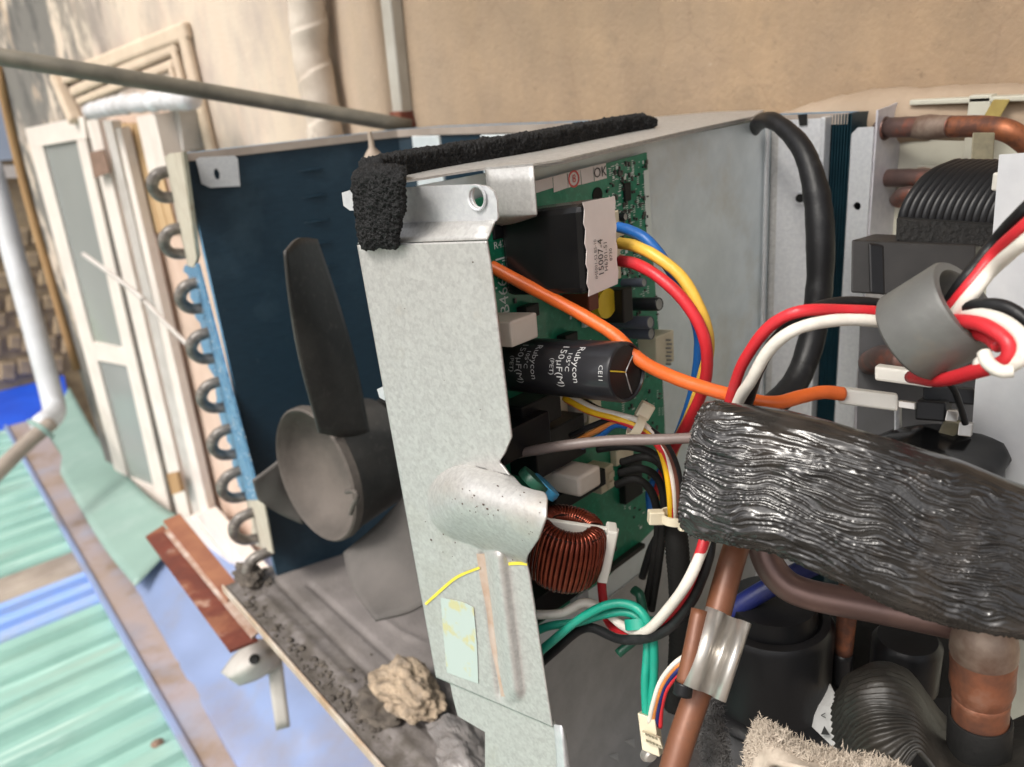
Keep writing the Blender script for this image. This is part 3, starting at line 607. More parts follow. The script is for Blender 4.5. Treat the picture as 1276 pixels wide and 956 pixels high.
v, f = boxvf(e2 + V((-.001, -.004, 0)), (.004, 0, 0), (0, .01, 0), (0, 0, .532)); mk('rear_edge', v, f, galvb, part, bevel=.0008)
nrp = (e2 - e1).normalized().cross(UP)
if nrp.dot(C - e1) < 0: nrp = -nrp
def RPt(px, py, off): return onp(px, py, e1 + nrp * off, nrp)
sheet('slot', [RPt(x, y, .0012) for x, y in ((994, 143), (1006, 142), (1006, 156), (996, 157))], blkm, part, solid=.0006)
lathe('screw_hole', [(.0055, 0), (.0055, .0012), (.0038, .0012), (.0036, -.002), (0, -.002)], RPt(997, 247, .0006), nrp, [galvb], part, n=20)
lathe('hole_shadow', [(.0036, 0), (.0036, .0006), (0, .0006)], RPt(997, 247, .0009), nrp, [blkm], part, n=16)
# lip along the top
lp = [(498, 229), (560, 219), (605, 212), (664, 207), (700, 201), (760, 187), (850, 166), (938, 147), (952, 139), (890, 141), (810, 148), (700, 168), (600, 190), (500, 212)]
sheet('top_lip', [onz(x, y, zt) for x, y in lp], galv, part, solid=.0012)
q = [onz(x, y, zt - .0006) for x, y in ((664, 207), (700, 201), (730, 194), (760, 187), (850, 166), (938, 147))]
vs, fs = [], []
for k, p in enumerate(q): vs += [p, p - UP * .0016 + N2 * .0006]
fs = [(2 * i, 2 * i + 1, 2 * i + 3, 2 * i + 2) for i in range(len(q) - 1)]
mk('lip_fold', vs, fs, galvb, part, solid=.001)
fsl = onz(770, 184, zt - .006) ; v, f = boxvf(fsl + N2 * .0015, U2 * .012, UP * .004, N2 * .001); mk('clip_slot', v, f, blkm, part)
cbp = onz(605, 212, zt); 
def CBp(px, py, off=0.): return onp(px, py, cbp + NF * off, NF)
patch('corner_bracket', [[CBp(604, 212), CBp(634, 209.5), CBp(664, 207)], [CBp(610, 258), CBp(640, 260), CBp(668, 262)], [CBp(612, 272, -.002), CBp(640, 272, -.002), CBp(669, 268, -.001)], [CBp(613, 284, -.012), CBp(635, 281, -.012), CBp(668, 270, -.008)]], 5, 3, galv, part, solid=.001)
# flange height field
Lpts = [(447, 305), (545, 843)]
Rp = [(300, 608), (330, 613), (544, 639), (565, 630), (575, 623), (581, 629), (595, 639), (608, 651), (613, 666), (616, 680), (622, 683), (645, 682), (670, 673), (690, 659), (698, 657), (715, 661), (905, 690)]
def Rx(y):
    for (ya, xa), (yb_, xb) in zip(Rp, Rp[1:]):
        if y <= yb_: return xa + (xb - xa) * max(0, (y - ya)) / (yb_ - ya)
    return Rp[-1][1]
def hgt(x, y):
    ax, ay, bx, by = 580, 626, 690, 660; dx, dy = bx - ax, by - ay; L2 = dx * dx + dy * dy; t = ((x - ax) * dx + (y - ay) * dy) / L2; tt = max(0, t)
    d = math.hypot(x - ax - dx * tt, y - ay - dy * tt); rr = 45 + 4 * min(1, tt); q = d / rr
    h = .020 * (1 - q * q) ** .8 if q < 1 else 0
    h += .0012 * math.exp(-((q - 1.05) / .12) ** 2) * 0
    # rib
    ax, ay, bx, by = 618, 672, 643, 868; dx, dy = bx - ax, by - ay; L = math.hypot(dx, dy); t = ((x - ax) * dx + (y - ay) * dy) / L / L; s = ((x - ax) * dy - (y - ay) * dx) / L
    if 0 < t < 1.03:
        e = min(1, t * 10) * min(1, (1.03 - t) * 14)
        h = max(h, e * .0055 * math.exp(-(s / 9.) ** 2)) - e * (1 if q > 1 else 0) * .002 * math.exp(-((s + 17) / 5) ** 2)
    return h
nr, nc = 230, 84; vs, fs = [], []
for i in range(nr + 1):
    v_ = i / nr; yl = 305 + (843 - 305) * v_; xl = 447 + 98 * v_; yr = 300 + 605 * v_; xr = Rx(yr)
    for j in range(nc + 1):
        w = j / nc; px, py = xl + (xr - xl) * w, yl + (yr - yl) * w
        vs.append(FL(px, py, hgt(px, py)))
for i in range(nr):
    for j in range(nc): a = i * (nc + 1) + j; fs.append((a, a + 1, a + nc + 2, a + nc + 1))
ff = mk('front_flange', vs, fs, galv, part, True, solid=.0012)
sheet('lower_flange', [FL(x, y, -.0022) for x, y in ((560, 838), (566, 868), (572, 891), (606, 911), (606, 1010), (712, 1010), (706, 930), (691, 898))], galv, part, solid=.0012)
patch('side_return', [[FL(690, 903, .001), FL(699, 905, .006), FL(706, 911, .002)], [FL(694, 960, .001), FL(703, 960, .006), FL(711, 960, .002)], [FL(697, 1010, .001), FL(706, 1010, .006), FL(715, 1010, .002)]], 4, 3, galvb, part, solid=.001)
th_ = [FL(596, 246, -.009) + UF * (.0042 * math.cos(t)) + UP * (.0052 * math.sin(t)) for t in [2 * PI * k / 20 for k in range(20)]]
sheet('screw_tab', [FL(x, y, -.009) for x, y in ((486, 238), (500, 234), (560, 231), (592, 230), (606, 232), (615, 239), (619, 250), (620, 272), (618, 276), (500, 279.5), (478, 282))], galvb, part, holes=[th_], solid=.0012)
lathe('hole_collar', [(.0047, 0), (.0056, .0003), (.0064, .0010), (.0060, .0018), (.0050, .0014), (.0047, -.001)], FL(596, 246, -.009), NF, galvb, part, n=28)
patch('flange_step', [[FL(x, y, -.009) for x, y in ((478, 282), (500, 279.5), (560, 277.5), (618, 276))], [FL(x, y, -.001) for x, y in ((447, 304.5), (490, 303.3), (550, 301.6), (608, 299.6))]], 3, 3, galv, part, solid=.001)
sheet('flange_ear', [FL(x, y, -.004) for x, y in ((428, 240), (452, 232), (456, 262), (438, 262), (430, 256))], galvb, part, solid=.0012)
sheet('side_clip', [FL(x, y, -.004) for x, y in ((473, 484), (481, 480), (483, 498), (476, 494))], galvb, part, solid=.002)
stv, stf = patchvf([[FL(x, y, .0018) for x, y in r] for r in ([(549, 745), (575, 750), (590, 757)], [(553, 795), (575, 798), (594, 802)], [(557, 838), (578, 846), (596, 852)])], 3, 3); mk('faded_sticker', stv, stf, seal, part, solid=.0002)
v, f = patchvf([[FL(529, 752, .0019), FL(545, 737, .0019), FL(568, 718, .0019), FL(597, 706, .0019)], [FL(531, 754.5, .0019), FL(547, 740, .0019), FL(570, 721, .0019), FL(598, 709, .0019)]], 5, 1); mk('crayon_mark', v, f, yellink, part)
v, f = patchvf([[FL(632, 701, .0019), FL(645, 700, .0019), FL(657, 701, .0019)], [FL(632, 705, .0019), FL(645, 704, .0019), FL(657, 705, .0019)]], 3, 1); mk('crayon_mark', v, f, yellink, part)
rs_ = [(598, 690), (603, 720), (609, 760), (616, 800), (623, 840), (629, 868)]
v, f = patchvf([[FL(x + o_ + rnd.uniform(-1.5, 1.5), y, hgt(x + o_, y) + .0016) for x, y in rs_] for o_ in (-4, 1, 6)], 3, 2); mk('rust_stain', v, f, M('rust_stain', (.50, .42, .36), .7, .1, (.42, .30, .22), 60, 6), part, True)
sp_ = []
for k in range(120):
    px, py = (rnd.gauss(556, 12), rnd.gauss(628, 16)) if k < 55 else ((rnd.uniform(545, 680), rnd.uniform(590, 700)) if k < 108 else (rnd.uniform(470, 660), rnd.uniform(320, 880)))
    yl_ = 305 + (py - 305); xl_ = 447 + 98 * (py - 305) / 538
    if px < xl_ + 6 or px > Rx(py) - 6: continue
    q_ = FL(px, py, hgt(px, py) + .0013); s_ = rnd.choice((.0003, .0004, .0006, .0009)); a1_, b1_ = UF * s_ * rnd.uniform(.7, 1.4), UP * s_ * rnd.uniform(.7, 1.4)
    sp_.append(boxvf(q_ - a1_ / 2 - b1_ / 2, a1_, b1_, NF * .0003))
v, f = join(sp_); o = mk('grime_specks', v, f, M('grime', (.16, .12, .09), .9, 0, (.07, .05, .04), 300), part); o['kind'] = 'stuff'
# foam strip on the lip
def fdis(p):
    d = noise.voronoi(p * 520)[0]; e = noise.voronoi(p * 900)[0][0]
    return .0016 * (d[0] * 1.5 - .6) + .0007 * e + .0012 * noise.noise(p * 120)
fo = thing('foam_strip', onz(480, 210, zt), 'black open-cell foam strip stuck along the top of the partition', 'foam')
fpth = cat_rom([onz(x, y, zt + .005) for x, y in ((462, 215), (540, 200), (650, 182), (740, 165), (790, 156), (816, 153))], 130)
vs, fs = [], []; nk = 100
for i, p in enumerate(fpth):
    t = (fpth[min(i + 1, len(fpth) - 1)] - fpth[max(i - 1, 0)]).normalized(); sd2 = t.cross(UP).normalized(); s = i / (len(fpth) - 1)
    hw = .0085 * (1 if s < .9 else 1 - (s - .9) * 6); hh2 = .0068 * (1 if s < .85 else 1 - (s - .85) * 4.5)
    for k in range(nk):
        th = 2 * PI * k / nk; ca, sa = math.cos(th), math.sin(th); q = (abs(ca) ** 6 + abs(sa) ** 6) ** (-1 / 6)
        n0 = sd2 * ca + UP * sa; vs.append(p + sd2 * (ca * q * hw) + UP * (sa * q * hh2) + n0 * fdis(p + n0 * .008))
for i in range(len(fpth) - 1):
    for k in range(nk): k2 = (k + 1) % nk; fs.append((i * nk + k, i * nk + k2, (i + 1) * nk + k2, (i + 1) * nk + k))
fs.append(tuple(range(nk))); fs.append(tuple((len(fpth) - 1) * nk + k for k in range(nk)))
mk('strip', vs, fs, foamm, fo, True)
rag_ = [rnd.uniform(-4, 3) for k in range(40)]
def fcol(x):
    j = min(38, max(0, int((x - 440) / 1.6))); return rag_[j]
rows = [[(443, 221, -.006), (447, 211, -.007), (462, 206, -.008), (482, 205, -.008), (500, 208, -.007), (504, 214, -.006)],
        [(440, 226, .011), (445, 217, .012), (462, 212, .013), (482, 211, .013), (500, 214, .012), (505, 220, .010)],
        [(441, 250, .011), (449, 248, .012), (464, 246, .013), (482, 246, .013), (499, 248, .012), (505, 252, .008)],
        [(446, 290, .009), (453, 289, .010), (467, 288, .010), (482, 288, .010), (494, 287, .009), (500, 286, .006)],
        [(448, 304, .006), (455, 307, .007), (467, 305, .007), (482, 309, .007), (492, 305, .006), (496, 300, .004)],
        [(449, 305, .000), (455, 308, .000), (467, 306, .000), (482, 310, .000), (492, 306, .000), (496, 301, .000)]]
patch('folded_end', [[FL(x, y + (fcol(x) if y > 280 else 0), o_) for x, y, o_ in r] for r in rows], 26, 34, foamm, fo, disp=lambda u, v_, p: fdis(p), solid=.0)
# faint tube dimples showing through the fins
for k, y in enumerate((214, 247, 278, 306, 335, 362, 388)):
    A = onp(372 + k * 4, y, Tc.lerp(T0, .5) - nrm(4) * .001, nrm(4)); dd = leg * .03
    tube('tube_ridge', [A, A + dd * .5 - nrm(4) * .0006, A + dd], [.0004, .0014, .0004], fin, coil, 8, 5)
# ================================================================== CIRCUIT BOARD
N3 = (N2 + UP * .13).normalized()
PO = .006                                            # board surface stands this far off the partition
pcb = thing('circuit_board', PB(760, 716, PO), 'green circuit board crowded with components on the partition', 'circuit board')
outl = [(560, 262), (600, 246), (806, 190), (812, 300), (826, 480), (834, 640), (806, 668), (759, 718), (640, 800), (600, 780)]
brd = sheet('board', [PB(x, y, PO) for x, y in outl], pcbm, pcb, solid=.0016)
def pdir(px, py, h=PO, s=1.):      # board point + normal offset
    return PB(px, py, h)
def pb(name, px, py, du, dz, h, mat, h0=.0, parent=None, bevel=.0008, up=None):
    c = PB(px, py, h); a = U2 * du; b = UP * dz; n = N3 * (h - PO - h0)
    return box(name, c - a / 2 - b / 2 - n, a, b, n, mat, parent or pcb, bevel)
def ptext(name, s, size, P, xd, yd, mat, parent, lift=.0004):
    vs, fs = textvf(s, size); nn = xd.cross(yd)
    if nn.dot(C - P) < 0: nn = -nn
    return mk(name, [P + xd * v.x + yd * v.y + nn * lift for v in vs], fs, mat, parent)
# row of stickers along the top edge
cells = [((665, 226), (688, 220), (689, 234), (667, 241)), ((689, 220), (706, 215), (707.5, 234), (690, 240)), ((707, 215), (722.5, 211), (724, 230), (708, 234)), ((723, 211), (738.5, 207), (740, 226), (725, 230)), ((739, 207), (754.5, 203), (756, 222), (741, 226))]
for c_ in cells: sheet('sticker', [PB(x, y, PO + .0004) for x, y in c_], stick, brd, solid=.0002, off=1)
U3 = U2
ptext('handwriting', 'OK', .009, PB(747.5, 215, PO + .0006), U2, UP, blkink, brd)
lathe('red_stamp', [(.0052, 0), (.0052, .0002), (.0040, .0002), (.0040, 0)], PB(715, 223, PO + .0007), N2, redink, brd, n=20)
ptext('red_stamp', '8', .007, PB(715, 223, PO + .0007), U2, UP, redink, brd)
ptext('board_print', 'PCB4667-1', .0105, PB(627.5, 368, PO), UP, -U2, silk, brd)
ptext('board_print', '11', .0075, PB(630, 328, PO), UP, -U2, silk, brd)
ptext('board_print', 'R42', .006, PB(622, 305, PO), U2, UP, silk, brd)
# white margin strip and screen print
def inb(px, py):
    n = len(outl); c_ = False
    for i in range(n):
        (xa, ya), (xb, yb_) = outl[i], outl[(i + 1) % n]
        if (ya > py) != (yb_ > py) and px < (xb - xa) * (py - ya) / (yb_ - ya) + xa: c_ = not c_
    return c_
prints, chips = [], []
def pq(px, py, w, h_, lift): c_ = PB(px, py, PO + lift); a, b = U2 * w / 2, UP * h_ / 2; return ([c_ - a - b, c_ + a - b, c_ + a + b, c_ - a + b], [(0, 1, 2, 3)])
for k in range(560):
    if k < 330: px, py = rnd.uniform(752, 806), rnd.uniform(200, 350)
    elif k < 480: px, py = rnd.uniform(775, 832), rnd.uniform(350, 660)
    else: px, py = rnd.uniform(618, 790), rnd.uniform(260, 720)
    if not inb(px, py) or (px < 755 and py < 245): continue
    t = rnd.random()
    if t < .45: prints.append(pq(px, py, rnd.uniform(.0006, .0035), rnd.choice((.0004, .0006, .0011, .0022)), .0003))
    elif t < .6:
        for q in range(4): prints.append(pq(px, py + q * 2.6, .0022, .0005, .0003))
    else:
        w, h_ = rnd.choice(((.0009, .0018), (.0018, .0009), (.0016, .003))); c_ = PB(px, py, PO); a, b = U2 * w, UP * h_
        chips.append(boxvf(c_ - a / 2 - b / 2, a, b, N2 * .0012))
v, f = join(prints); o = mk('screen_print', v, f, silk, brd); o['kind'] = 'stuff'
v, f = join(chips); o = mk('surface_mount_parts', v, f, M('chip_bodies', (.10, .09, .08), .4, 0, (.02, .02, .02), 400, 1), pcb); o['kind'] = 'stuff'
sheet('margin_print', [PB(x, y, PO + .0004) for x, y in ((802, 213), (808, 211), (813, 300), (806, 300))], silk, brd, solid=.0001, off=1)
lathe('board_hole', [(.0048, 0), (.0048, .0006), (0, .0006)], PB(744, 243, PO + .0001), N2, blkm, brd, n=18)
pb('chip', 783, 239, .007, .012, PO + .002, blk); pb('chip', 622, 289, .008, .008, PO + .002, blk)
# ---- big black filter box with wavy paper label and three-way socket
fbx = pb('filter_box', 748, 306, .027, .0475, .068, blks, bevel=.004)
lc = PB(748, 306, .068)
edge = [(-.0128 + .0008 * math.sin(k * 2.1), -.0245 + .049 * k / 14) for k in range(15)]
lab = [lc + U2 * a + UP * b + N3 * .0006 for a, b in edge] + [lc + U2 * (.0128 + .0006 * math.sin(k * 1.7)) + UP * (.0235 - .047 * k / 14) + N3 * .0006 for k in range(15)]
sheet('paper_label', lab, stick, fbx, solid=.0003, off=1)
for k, (s, sz) in enumerate((('IM5001-52 BS-10', .0030), ('15007-4', .0060), ('H6301-51', .0040), ('8730', .0034))):
    ptext('label_print', s, sz, lc + U2 * (-.006 + .0042 * k) + UP * -.006 + N2 * .0012, UP, -U2, blkink, fbx)
pb('three_way_socket', 769, 306, .006, .040, .046, crm, bevel=.0006)
for k in range(3): pb('socket_pin', 774, 288 + k * 18, .006, .006, .044, crm, bevel=.0004)
# ---- main capacitor
chh = .094; cc = PB(781, 464, chh); cr = .0160
cap = lathe('main_capacitor', [(0, -.0895), (cr * .99, -.0895), (cr, -.088), (cr, -.0015), (cr * .97, 0.0), (cr * .90, .0004), (cr * .88, -.0012), (0, -.0012)], cc, N3, sleeve, pcb, 48)
tocam = (C - cc); tocam = (tocam - N3 * tocam.dot(N3)).normalized(); dn = N3.cross(tocam)
if dn.z > 0: dn = -dn
def captext(s, size, t, th0):
    vs, fs = textvf(s, size); q = []
    for v in vs:
        th = th0 + v.x / cr; q.append(cc + N3 * (t + v.y) + (tocam * math.cos(th) + dn * math.sin(th)) * (cr + .00015))
    return mk('sleeve_print', q, fs, silkg, cap)
silkg = M('grey_print', (.50, .50, .50), .5)
for t0 in (-.0215, -.0525, -.0835):
    for s, sz, dt, th in (('Rubycon', .0060, 0, -.16), ('105\u00b0C', .0042, -.0058, -.22), ('150\u00b5F(M)', .0064, -.0115, -.08), ('(PET)', .0042, -.0172, -.02)):
        if t0 + dt > -.088: captext(s, sz, t0 + dt, th)
captext('CE11', .004, -.0045, .1)
v, f = lathevf([(0, .0002), (cr * .86, .0002)], cc - N3 * .0012, N3, 32); mk('can_end', v, f, M('dark_can_end', (.02, .017, .017), .3, .3), cap)
for k in range(3):
    a = tocam * math.cos(2.1 * k) + dn * math.sin(2.1 * k); tube('vent_score', [cc - N3 * .0008, cc + a * cr * .4 - N3 * .0009, cc + a * cr * .8 - N3 * .0006], .0004, yel if k == 0 else alu, cap, 6, 2)
def smallcap(px, py, r, h, mat=sleeve):
    c_ = PB(px, py, h); o = lathe('small_capacitor', [(0, -(h - PO)), (r, -(h - PO)), (r, -.0008), (r * .9, 0), (r * .84, 0), (r * .82, -.0006), (0, -.0006)], c_, N3, mat, pcb, 24)
    v, f = lathevf([(0, 0), (r * .82, 0)], c_ - N3 * .0004, N3, 20); mk('can_top', v, f, alu, o)
gslv = M('grey_blue_sleeve', (.12, .13, .17), .35)
smallcap(780, 270, .0026, .022); smallcap(803, 352, .0030, .024, gslv); smallcap(822, 379, .0046, .030); smallcap(811, 402, .0043, .036, gslv); smallcap(812, 416, .0040, .030, gslv)
# ---- yellow wound transformer
tr = pb('transformer_core', 783, 380, .010, .022, .034, greyp, bevel=.001)
lathe('yellow_winding', [(0, 0), (.0095, 0), (.0095, .014), (0, .014)], PB(768, 380, .034) - N2 * .021, N2, yel, tr, 28)
pb('film_capacitor', 740, 374, .010, .013, .028, brn); pb('white_strip', 731, 380, .004, .03, .010, silk)
pb('relay_box', 654, 411, .021, .0145, .040, whp, bevel=.0012)
pj = pb('pin_socket', 829, 436, .022, .024, .022, crm)
for k in range(7): pb('pin', 836 + (k % 2), 424 + k * 5, .0012, .0012, .026, alu, parent=pj, bevel=0)
pb('driver_chip', 664, 388, .012, .008, .014, blk); pb('driver_chip', 713, 422, .012, .007, .014, blk)
# relays and connectors below
pb('relay', 657, 546, .040, .020, .036, blk, bevel=.001)
pb('relay', 700, 556, .046, .028, .030, blk, bevel=.001)
pb('relay', 676, 514, .034, .018, .028, blk, bevel=.001)
pb('white_block', 736, 600, .021, .014, .046, whp, bevel=.002)
pb('wide_socket', 693, 508, .040, .020, .012, crm); pb('upright_socket', 724, 512, .012, .02, .018, M('grey_tab', (.30, .29, .27), .5)); pb('wide_socket', 742, 520, .014, .024, .014, crm)
sk = pb('two_way_socket', 757, 597, .014, .018, .024, crm); pb('socket_notch', 763, 592, .006, .005, .026, crm, parent=sk); pb('socket_notch', 763, 604, .006, .005, .026, crm, parent=sk)
pb('heat_block', 725, 612, .05, .012, .03, blk); pb('two_way_socket', 779, 566, .02, .012, .012, crm)
pb('ribbed_block', 790, 600, .022, .030, .012, blk)
pb('filter_case', 690, 748, .05, .018, .04, blk); pb('white_patch', 727, 745, .012, .008, .014, M('grey_pad', (.35, .36, .38), .5))
lathe('disc_capacitor', [(0, 0), (.009, .0004), (.0095, .003), (.009, .0055), (0, .006)], PB(674, 612, .05), (U2 * .5 + N2 * .3 + UP * .5), cyanp, pcb, 24)
lathe('disc_capacitor', [(0, 0), (.009, .0004), (.0095, .003), (.009, .0055), (0, .006)], PB(660, 604, .05), (U2 * .5 + N2 * .3 + UP * .5), dkgreen, pcb, 24)
pb('blue_tab', 711, 740, .010, .004, .03, cyanp)
pb('edge_rail', 780, 698, .05, .004, .012, greyp)
# ---- common-mode choke
chk = thing('choke_coil', D(705, 735, .47), 'copper-wound choke with white nylon divider at the lower edge of the circuit board', 'coil')
ax = cdir(.14, -.93, -.34); ctr = D(704, 683, .455)
e1_ = (cdir(1, .12, 0) - ax * cdir(1, .12, 0).dot(ax)).normalized(); e2_ = ax.cross(e1_)
ri, ro, hh_ = .0090, .0215, .0175
turns = []
for k in range(46):
    th = 2 * PI * k / 46
    if abs(((th - .02 + PI) % (2 * PI)) - PI) < .16 or abs(((th - PI + PI) % (2 * PI)) - PI) < .16: continue
    rd = e1_ * math.cos(th) + e2_ * math.sin(th); jt = rnd.uniform(-.0003, .0003)
    pts = []
    for a in range(16):
        t = 2 * PI * a / 16; sx, sz = math.cos(t), math.sin(t)
        q = (abs(sx) ** 3 + abs(sz) ** 3) ** (-1 / 3)
        pts.append(ctr + rd * ((ri + ro) / 2 + (ro - ri) / 2 * sx * q + jt) + ax * (hh_ * sz * q))
    pts += pts[:1]
    turns.append(tubevf(pts, .00135, 6, False))
v, f = join(turns); o = mk('winding', v, f, enam, chk, True); o['kind'] = 'stuff'
lathe('core', [(ri + .001, -hh_ + .0015), (ro - .0015, -hh_ + .0015), (ro - .0015, hh_ - .0015), (ri + .001, hh_ - .0015), (ri + .001, -hh_ + .0015)], ctr, ax, blkm, chk, 40)
b_ = e1_ * .052; v, f = boxvf(ctr - e1_ * .024 - e2_ * .0016 - ax * .012, b_, e2_ * .0032, ax * .029); mk('divider', v, f, whg, chk, bevel=.0006)
v, f = boxvf(ctr + e1_ * .021 - e2_ * .006 - ax * .016, e1_ * .006, e2_ * .012, ax * .034); mk('divider_end', v, f, whg, chk, bevel=.001)
# ================================================================== RIGHT COMPARTMENT
# pipes out of the tube plate
g_ = 'copper stubs from the tube plate'
def stub(pp, r, mat, label, rings=(), split=None, mat2=None):
    t = thing('copper_pipe', D(*pp[0]), label, 'pipe', g_)
    tube('tube', [D(*p) for p in (pp[:split] if split else pp)], r, mat, t, 18, 8)
    if split: tube('bright_bend', [D(*p) for p in pp[split - 1:]], r * .99, mat2, t, 18, 8)
    for (a, b, k) in rings:
        A, B = D(*a), D(*b); d = (B - A); lathe('braze_ring', [(r, 0), (r * 1.16, d.length * .2), (r * 1.22, d.length * .4), (r * 1.10, d.length * .7), (r * 1.02, d.length)], A, d, k, t, 20)
xpd = proj_d = None
def XP(px, py): return onp(px, py, V((xp, 0, 0)), V((1, 0, 0)))
def dep(P): return (R.transposed() @ (P - C)).z
d1 = dep(XP(1100, 160)); 
stub([(1097, 160, d1 + .02), (1110, 159, d1 - .005), (1150, 158, d1 - .033), (1186, 158, d1 - .055), (1225, 158, d1 - .075), (1255, 163, d1 - .09), (1278, 178, d1 - .09), (1300, 200, d1 - .09)],   .0075, copperd, 'topmost copper pipe with a bright bend at the right', [((1140, 159, d1 - .025), (1186, 158, d1 - .055), braze), ((1101, 160, d1), (1106, 159.5, d1 - .003), copperd)], 4, copper)
d2 = dep(XP(1132, 184))
stub([(1122, 184, d2 + .02), (1140, 184, d2), (1190, 185, d2 - .03), (1228, 188, d2 - .05), (1244, 200, d2 - .05), (1250, 222, d2 - .05)], .0070, copperd, 'dark brown copper pipe just under the topmost one', [((1150, 184, d2 - .008), (1180, 184.5, d2 - .03), copperd)])
d3 = dep(XP(1098, 222))
stub([(1094, 222, d3 + .02), (1110, 222, d3), (1150, 222, d3 - .03), (1185, 227, d3 - .05), (1215, 245, d3 - .06)], .0070, copperd, 'short reddish copper pipe above the wound reactor', [((1140, 222, d3 - .02), (1165, 223, d3 - .035), braze)])
stub([(1118, 250, d3 - .01), (1126, 243, d3 - .02), (1140, 242, d3 - .03)], .0062, copperd, 'little copper stub peeping out left of the reactor')
stub([(1085, 452, .56), (1100, 446, .53), (1130, 450, .50)], .0085, copperd, 'dark copper stub behind the white connectors')
# cream rear casing
rc = thing('rear_casing', (xp + .2, yb + .08, 0), 'cream plastic rear casing with a top rim at the upper right', 'casing')
yc = yb + .034
def RC(px, py, o=0): return onp(px, py, V((0, yc - o, 0)), V((0, 1, 0)))
t_ = RC(1110, 128); v, f = boxvf((xp - .0, yc, .0), (.5, 0, 0), (0, .003, 0), (0, 0, t_.z)); mk('panel', v, f, plast, rc)
v, f = boxvf((xp + .012, yc - .012, t_.z - .002), (.5, 0, 0), (0, .014, 0), (0, 0, .004)); mk('rim', v, f, plast, rc, bevel=.001)
a_, b_ = RC(1208, 126, .01), RC(1236, 126, .01); v, f = boxvf((a_.x, yc - .012, .2), (b_.x - a_.x, 0, 0), (0, .011, 0), (0, 0, a_.z - .2 + .004)); mk('upright', v, f, plast, rc, bevel=.001)
a_, b_ = RC(1143, 205, .004), RC(1206, 205, .004); v, f = boxvf((a_.x, yc - .006, .2), (b_.x - a_.x, 0, 0), (0, .005, 0), (0, 0, a_.z - .2)); mk('inner_panel', v, f, plast, rc, bevel=.001)
tag(pxbox('olive_strap', (1207, 240, .52), (1235, 240, .52), (1212, 165, .52), (1207, 240, .526), olive), 'olive brown strap hanging behind the copper pipes', 'strap')
yfm = M('yellowed_foam', (.42, .33, .10), .8, 0, (.28, .2, .06), 40)
tag(pxbox('foam_pad', (1222, 152, .56), (1243, 152, .56), (1238, 124, .56), (1222, 152, .568), yfm), 'small yellowed foam pad above the topmost copper pipe', 'foam')
# thick black cable
tag(wire('thick_black_cable', [(936, 165, .65), (948, 151, .618), (966, 152, .588), (990, 172, .57), (1006, 200, .56), (1018, 245, .555), (1022, 300, .555), (1020, 360, .56), (1011, 425, .565), (990, 478, .56), (960, 510, .55), (945, 545, .55)], [.005, .0058, .0062, .0070, .0078, .0092, .0096, .0092, .0092, .0092, .0088, .0088], wbk, n=20), 'thick black cable curving down past the tube plate', 'cable')
# reactor
re = thing('reactor', D(1140, 365, .47), 'black laminated reactor with ribbed winding on top', 'reactor')
pxbox('core_block', (1060, 365, .47), (1215, 374, .455), (1061, 299, .47), (1088, 350, .53), greyp, re, .001)
pxbox('core_fold', (1084, 366, .4655), (1104, 369, .4655), (1082, 303, .4655), (1084, 364, .468), blk, re, .0015)
pxbox('front_plate', (1116, 300, .474), (1240, 309, .464), (1117, 272, .474), (1119, 297, .482), M('fibre_plate', (.016, .015, .014), .75, 0, (.008, .008, .008), 90, 6, 1., 350), re, .0008)
A0, A1 = D(1124, 288, .485), D(1240, 292, .475); wd = (A1 - A0) / 13
bk = V((0, 1, 0)) * .045 + V((.012, 0, 0))
for k in range(14):
    o_ = A0 + wd * k
    q = [o_, o_ + UP * .010, o_ + UP * .020 + bk * .12, o_ + UP * .030 + bk * .38, o_ + UP * .034 + bk * .7, o_ + UP * .034 + bk, o_ + bk * 1.2 + UP * .02, o_ + bk * 1.2]
    if k == 0: w0 = tube('winding_turn', q, .0029, blk, re, 10, 4)
    else: dup(w0, wd * k, re)
# white push-on connectors
def conn(pp, label, wpin):
    t = thing('white_connector', D(*pp[0]), label, 'connector', 'white push-on connectors')
    pxbox('housing', *pp, whg, t, .0012)
    pxbox('blade_terminal', *wpin, chrome, t, .0004)
conn([(1044, 503, .415), (1119, 513, .405), (1044, 483, .415), (1047, 500, .435)], 'nearer white connector, on the end of the orange wire', [(1119, 508, .407), (1140, 511, .404), (1119, 499, .407), (1121, 507, .412)])
conn([(1090, 474, .425), (1162, 484, .415), (1090, 456, .425), (1094, 470, .447)], 'farther white connector, just below the grey ferrite ring', [(1162, 480, .416), (1170, 481, .415), (1162, 472, .416), (1163, 479, .42)])
tb = thing('terminal_block', D(1165, 550, .42), 'black terminal block with metal tabs behind the insulated pipe', 'terminal block')
pxbox('body', (1140, 523, .42), (1178, 526, .415), (1141, 499, .42), (1150, 515, .45), blk, tb, .001)
pxbox('body', (1150, 500, .43), (1215, 505, .43), (1150, 480, .43), (1155, 497, .47), blk, tb, .001)
pxbox('tab', (1177, 525, .412), (1192, 526, .412), (1180, 511, .412), (1179, 523, .418), chrome, tb, .0006)
pxbox('tab', (1193, 543, .42), (1210, 545, .42), (1195, 526, .42), (1195, 541, .426), chrome, tb, .0006)
pxbox('post', (1165, 548, .43), (1188, 550, .43), (1176, 524, .43), (1168, 545, .45), olive, tb, .001)
blob_o = blob('heat_shrink', D(1165, 570, .44), .028, blks, tb, 3, .25, sc=(1.3, 1, .6), seed=5)
tag(wire('thin_black_wire', [(1176, 470, .40), (1188, 486, .40), (1196, 505, .405), (1203, 528, .41)], .0016, wbk), 'thin black wire dropping from behind the ferrite ring', 'wire')
pxbox('bracket_tab', (1114, 546, .46), (1122, 546, .46), (1114, 500, .46), (1116, 545, .47), galvb, tb, .001)
